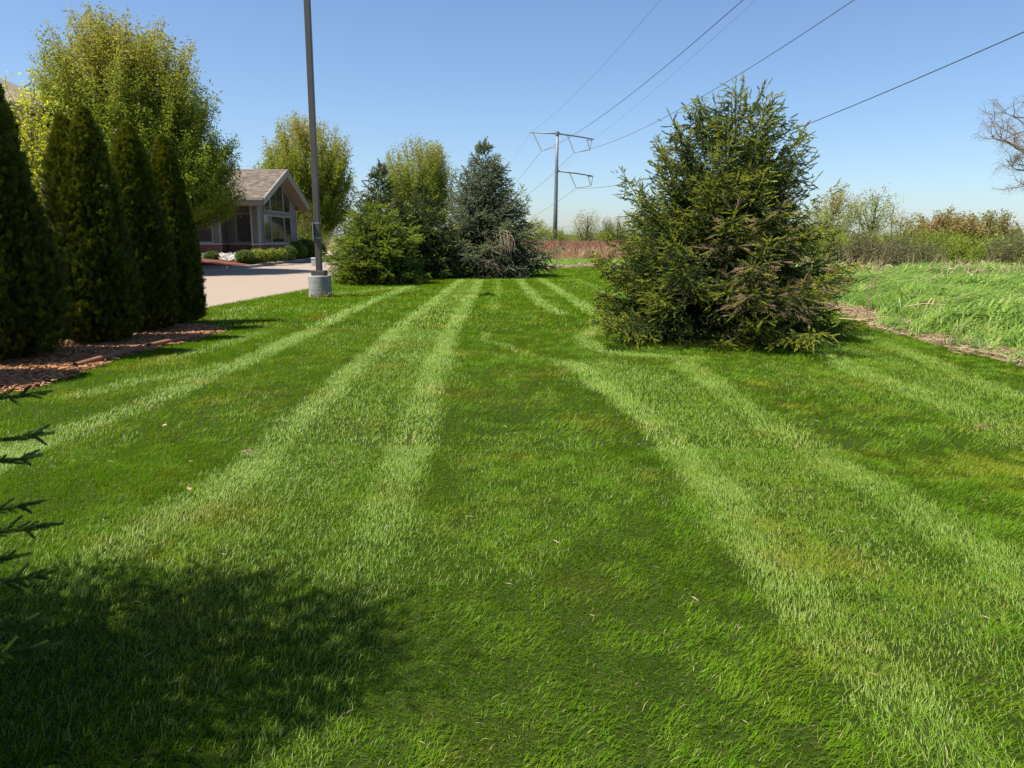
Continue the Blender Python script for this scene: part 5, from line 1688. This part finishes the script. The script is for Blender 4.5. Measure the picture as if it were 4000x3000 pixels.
for s0, s1, c in ((.95, 2.1, 1), (2.15, 4.85, 3), (4.9, 6.4, 1)):
    window_on(ga, gdv, gn, s0, s1, 3.28, 9, c, 4.0 if c == 3 else None, topz=gt)
fa, fd, fn = np.array([GX - .45, 47.4]), np.array([-1.0, 0]), np.array([0, -1.0])
window_on(fa, fd, fn, .35, 1.55, 1.24, 3.15, 1, 2.3)
window_on(np.array([-18.7, 46.3]), fd, fn, .45, 1.75, 1.24, 3.25, 2, 2.3)
window_on(np.array([-21.4, 47.2]), fd, fn, .5, 2.2, 1.24, 2.75, 2, None)
window_on(np.array([-21.4, 47.2]), fd, fn, 3.2, 4.9, 1.24, 2.75, 2, None)

# ------------------------------------------------------------------ tall tan building at the left
tb = thing('tall_building', 'tall tan two storey building with a brown hip roof at the left edge', 'building', (0, 0, 0))
TX, TY, TE = -19.4, 28.4, 6.55
tw = MB().prism([(TX - 1.0, TY, 0), (TX, TY + 1.0, 0), (TX, TY + 5.6, 0), (-40, TY + 5.6, 0), (-40, TY, 0)], (0, 0, TE - .2)).build('wall', M['siding_tan'], tb)
for k in range(44):
    z = .6 + k * .135
    MB().box((-26, TY - .028, z), (TX - 1.02, TY - .003, z + .128)).build('siding_board', M['siding_tan'], tw)
for z0, z1, o, nm in ((TE - .55, TE - .22, .42, 'frieze'), (TE - .22, TE - .05, .75, 'fascia'), (TE - .05, TE + .08, .86, 'gutter')):
    MB().prism([(TX - 1.0 - .0, TY - o, z0), (TX + o * .98, TY + 1.0 - .0, z0), (TX + o, TY + 5.6, z0), (-40, TY + 5.6, z0), (-40, TY - o, z0)], (0, 0, z1 - z0 - .003)).build(nm, M['trim'], tb)
hip = MB()
zr, yr = 10.4, TY + 5.6
hip.add([(TX - 1.0, TY - .8, TE + .09), (TX + .8, TY + 1.0, TE + .09), (TX + .8, yr, TE + .09), (-40, TY - .8, TE + .09), (-27.5, yr, zr), (-40, yr, zr), (-40, yr, TE + .09)],
        [(0, 4, 5, 3), (0, 1, 4), (1, 2, 4), (3, 5, 6), (2, 6, 5, 4), (0, 3, 6, 2, 1)])
hr = hip.build('roof', M['shingle'], tb)
sg = MB()
A, B = np.array([-40, TY - .8, TE + .09]), np.array([TX - 1.0, TY - .8, TE + .09])
Rg = np.array([-27.5, yr, zr])
for i in range(26):
    t0, t1 = i / 26, min(1, (i + 1.2) / 26)
    xr0 = B[0] + (Rg[0] - B[0]) * t0
    x = xr0 - .02
    y0, y1 = A[1] + (Rg[1] - A[1]) * t0, A[1] + (Rg[1] - A[1]) * t1
    z0, z1 = A[2] + (Rg[2] - A[2]) * t0 + .03, A[2] + (Rg[2] - A[2]) * t1 + .012
    while x > -31:
        w = random.uniform(.25, .45)
        sg.add([(x, y0, z0), (x - w, y0, z0), (x - w, y1, z1), (x, y1, z1), (x, y0, z0 - .02), (x - w, y0, z0 - .02)], [(0, 3, 2, 1), (0, 1, 5, 4)])
        x -= w
sg.build('shingles', M['shingle'], hr, kind='stuff')
for (x0, x1, z0, z1) in ((TX - 2.4, TX - 1.2, 3.9, 5.5), (TX - 2.4, TX - 1.2, 1.0, 2.6)):
    f = MB()
    f.box((x0, TY - .08, z0), (x0 + .1, TY - .03, z1)).box((x1 - .1, TY - .08, z0), (x1, TY - .03, z1)).box((x0 + .1, TY - .08, z0), (x1 - .1, TY - .03, z0 + .1)).box((x0 + .1, TY - .08, z1 - .1), (x1 - .1, TY - .03, z1))
    w = f.build('window', M['trim'], tb)
    MB().box((x0 + .101, TY - .055, z0 + .101), (x1 - .101, TY - .04, z1 - .101)).build('pane', M['glass'], w)
    MB().box((x0 + .102, TY - .07, (z0 + z1) / 2 - .03), (x1 - .102, TY - .0555, (z0 + z1) / 2 + .03)).build('sash_rail', M['trim'], w)
# windows on the slanted corner and the side wall
for (p0, p1, nrm) in (((TX - .82, TY + .18), (TX - .18, TY + .82), (.707, -.707)), ((TX, TY + 2.0), (TX, TY + 3.2), (1.0, 0))):
    p0, p1, nrm = np.array(p0), np.array(p1), np.array(nrm)
    for z0, z1 in ((4.2, 5.6), (1.0, 2.6)):
        m = MB()
        m.prism([(*(p0 + nrm * .03), z0), (*(p1 + nrm * .03), z0), (*(p1 + nrm * .03), z1), (*(p0 + nrm * .03), z1)], (*(nrm * .05), 0))
        w = m.build('window', M['trim'], tb)
        e = (p1 - p0) * .12
        m = MB()
        m.prism([(*(p0 + e + nrm * .082), z0 + .1), (*(p1 - e + nrm * .082), z0 + .1), (*(p1 - e + nrm * .082), z1 - .1), (*(p0 + e + nrm * .082), z1 - .1)], (*(nrm * .01), 0))
        m.build('pane', M['glass'], w)

# ------------------------------------------------------------------ far things on the horizon
def car(label, loc, rz=0.0):
    c = thing('parked_car', label, 'car', loc, None, rz)
    m = MB()
    m.prism([(-2.2, -.85, .45), (-2.25, -.85, .95), (-1.9, -.85, 1.05), (1.2, -.85, 1.05), (2.2, -.85, .9), (2.25, -.85, .45)], (0, 1.7, 0))
    m.prism([(-2.0, -.75, 1.051), (-1.6, -.75, 1.7), (.5, -.75, 1.7), (1.25, -.75, 1.051)], (0, 1.5, 0))
    m.build('body', M['white'], c, bevel=.06)
    for a, b in ((-1.45, -.5), (-.4, .55)):
        MB().box((a, -.765, 1.12), (b, -.752, 1.6)).build('window', M['glass'], c)
    for x in (-1.4, 1.4):
        for y in (-.78, .78):
            MB().tube([(x, y - .1, .36), (x, y + .1, .36)], .36, 14).build('wheel', M['rubber'], c)
    return c
_p = put(2200, 330, 0)
car('tiny white car far away right of the pylon foot', (_p[0], _p[1], 0))
_p = put(2172, 335, 0)
car('second tiny white car just right of the pylon foot', (_p[0], _p[1], 0), .6)
fb = thing('far_building', 'pale industrial building on the horizon right of the pylon', 'building', put(2205, 520, 0))
MB().box((-7, 0, 0), (-1.2, 9, 7.0)).box((-1.199, 1, 0), (8, 9, 5.2)).build('wall', M['far_wall'], fb)
MB().box((-4.5, -.1, 1), (-1.5, -.01, 5.5)).build('door', M['galv'], fb)
MB().box((0, .9, 3.2), (7, .99, 4.4)).build('window', M['glass'], fb)
MB().box((-7.2, -.2, 7.001), (-1.0, 9.2, 7.3)).build('roof', M['galv'], fb)
def street_light(label, px, Y, H, side=1, arm=2.2, name='street_light'):
    o = thing(name, label, 'street light', put(px, Y, 0))
    MB().tube([(0, 0, 0), (0, 0, H)], [.16, .10], 8).build('pole', M['galv'], o)
    MB().tube([(0, 0, H - .1), (side * arm * .5, 0, H + .15), (side * arm, 0, H + .25)], [.09, .07, .06], 6).build('arm', M['galv'], o)
    MB().box((side * arm - .35, -.15, H + .18), (side * arm + .35, .15, H + .3)).build('lamp_head', M['galv'], o)
street_light('thin street light far off right of the pylon', 2194, 300, 6.6, 1, 3.5)
street_light('street light with a short arm beside the poplar', 3402, 150, 9.2, -1, 2.6)
o = thing('mast_arm', 'long slanted arm light pole rising behind the poplar', 'street light', put(3345, 150, 0))
MB().tube([(0, 0, 0), (0, 0, 9.5)], [.18, .12], 8).build('pole', M['galv'], o)
MB().tube([(0, 0, 9.4), (3.2, 0, 10.6), (6.0, 0, 11.0)], [.09, .07, .05], 6).build('arm', M['galv'], o)
o = thing('antenna_mast', 'dark mast carrying white equipment boxes above the thicket', 'antenna mast', put(3470, 120, 0))
MB().tube([(0, 0, 0), (0, 0, 7.6)], [.12, .07], 8).build('pole', M['dark'], o)
for x, z in ((-.62, 5.35), (-.05, 5.5), (.42, 5.5)):
    MB().box((x, -.25, z), (x + .4, .0, z + .75)).build('equipment_box', M['steel'] if x < -.5 else M['white'], o, bevel=.03)
MB().tube([(-.75, -.1, 6.2), (.95, -.1, 6.3)], .05, 5).build('crossbar', M['dark'], o)
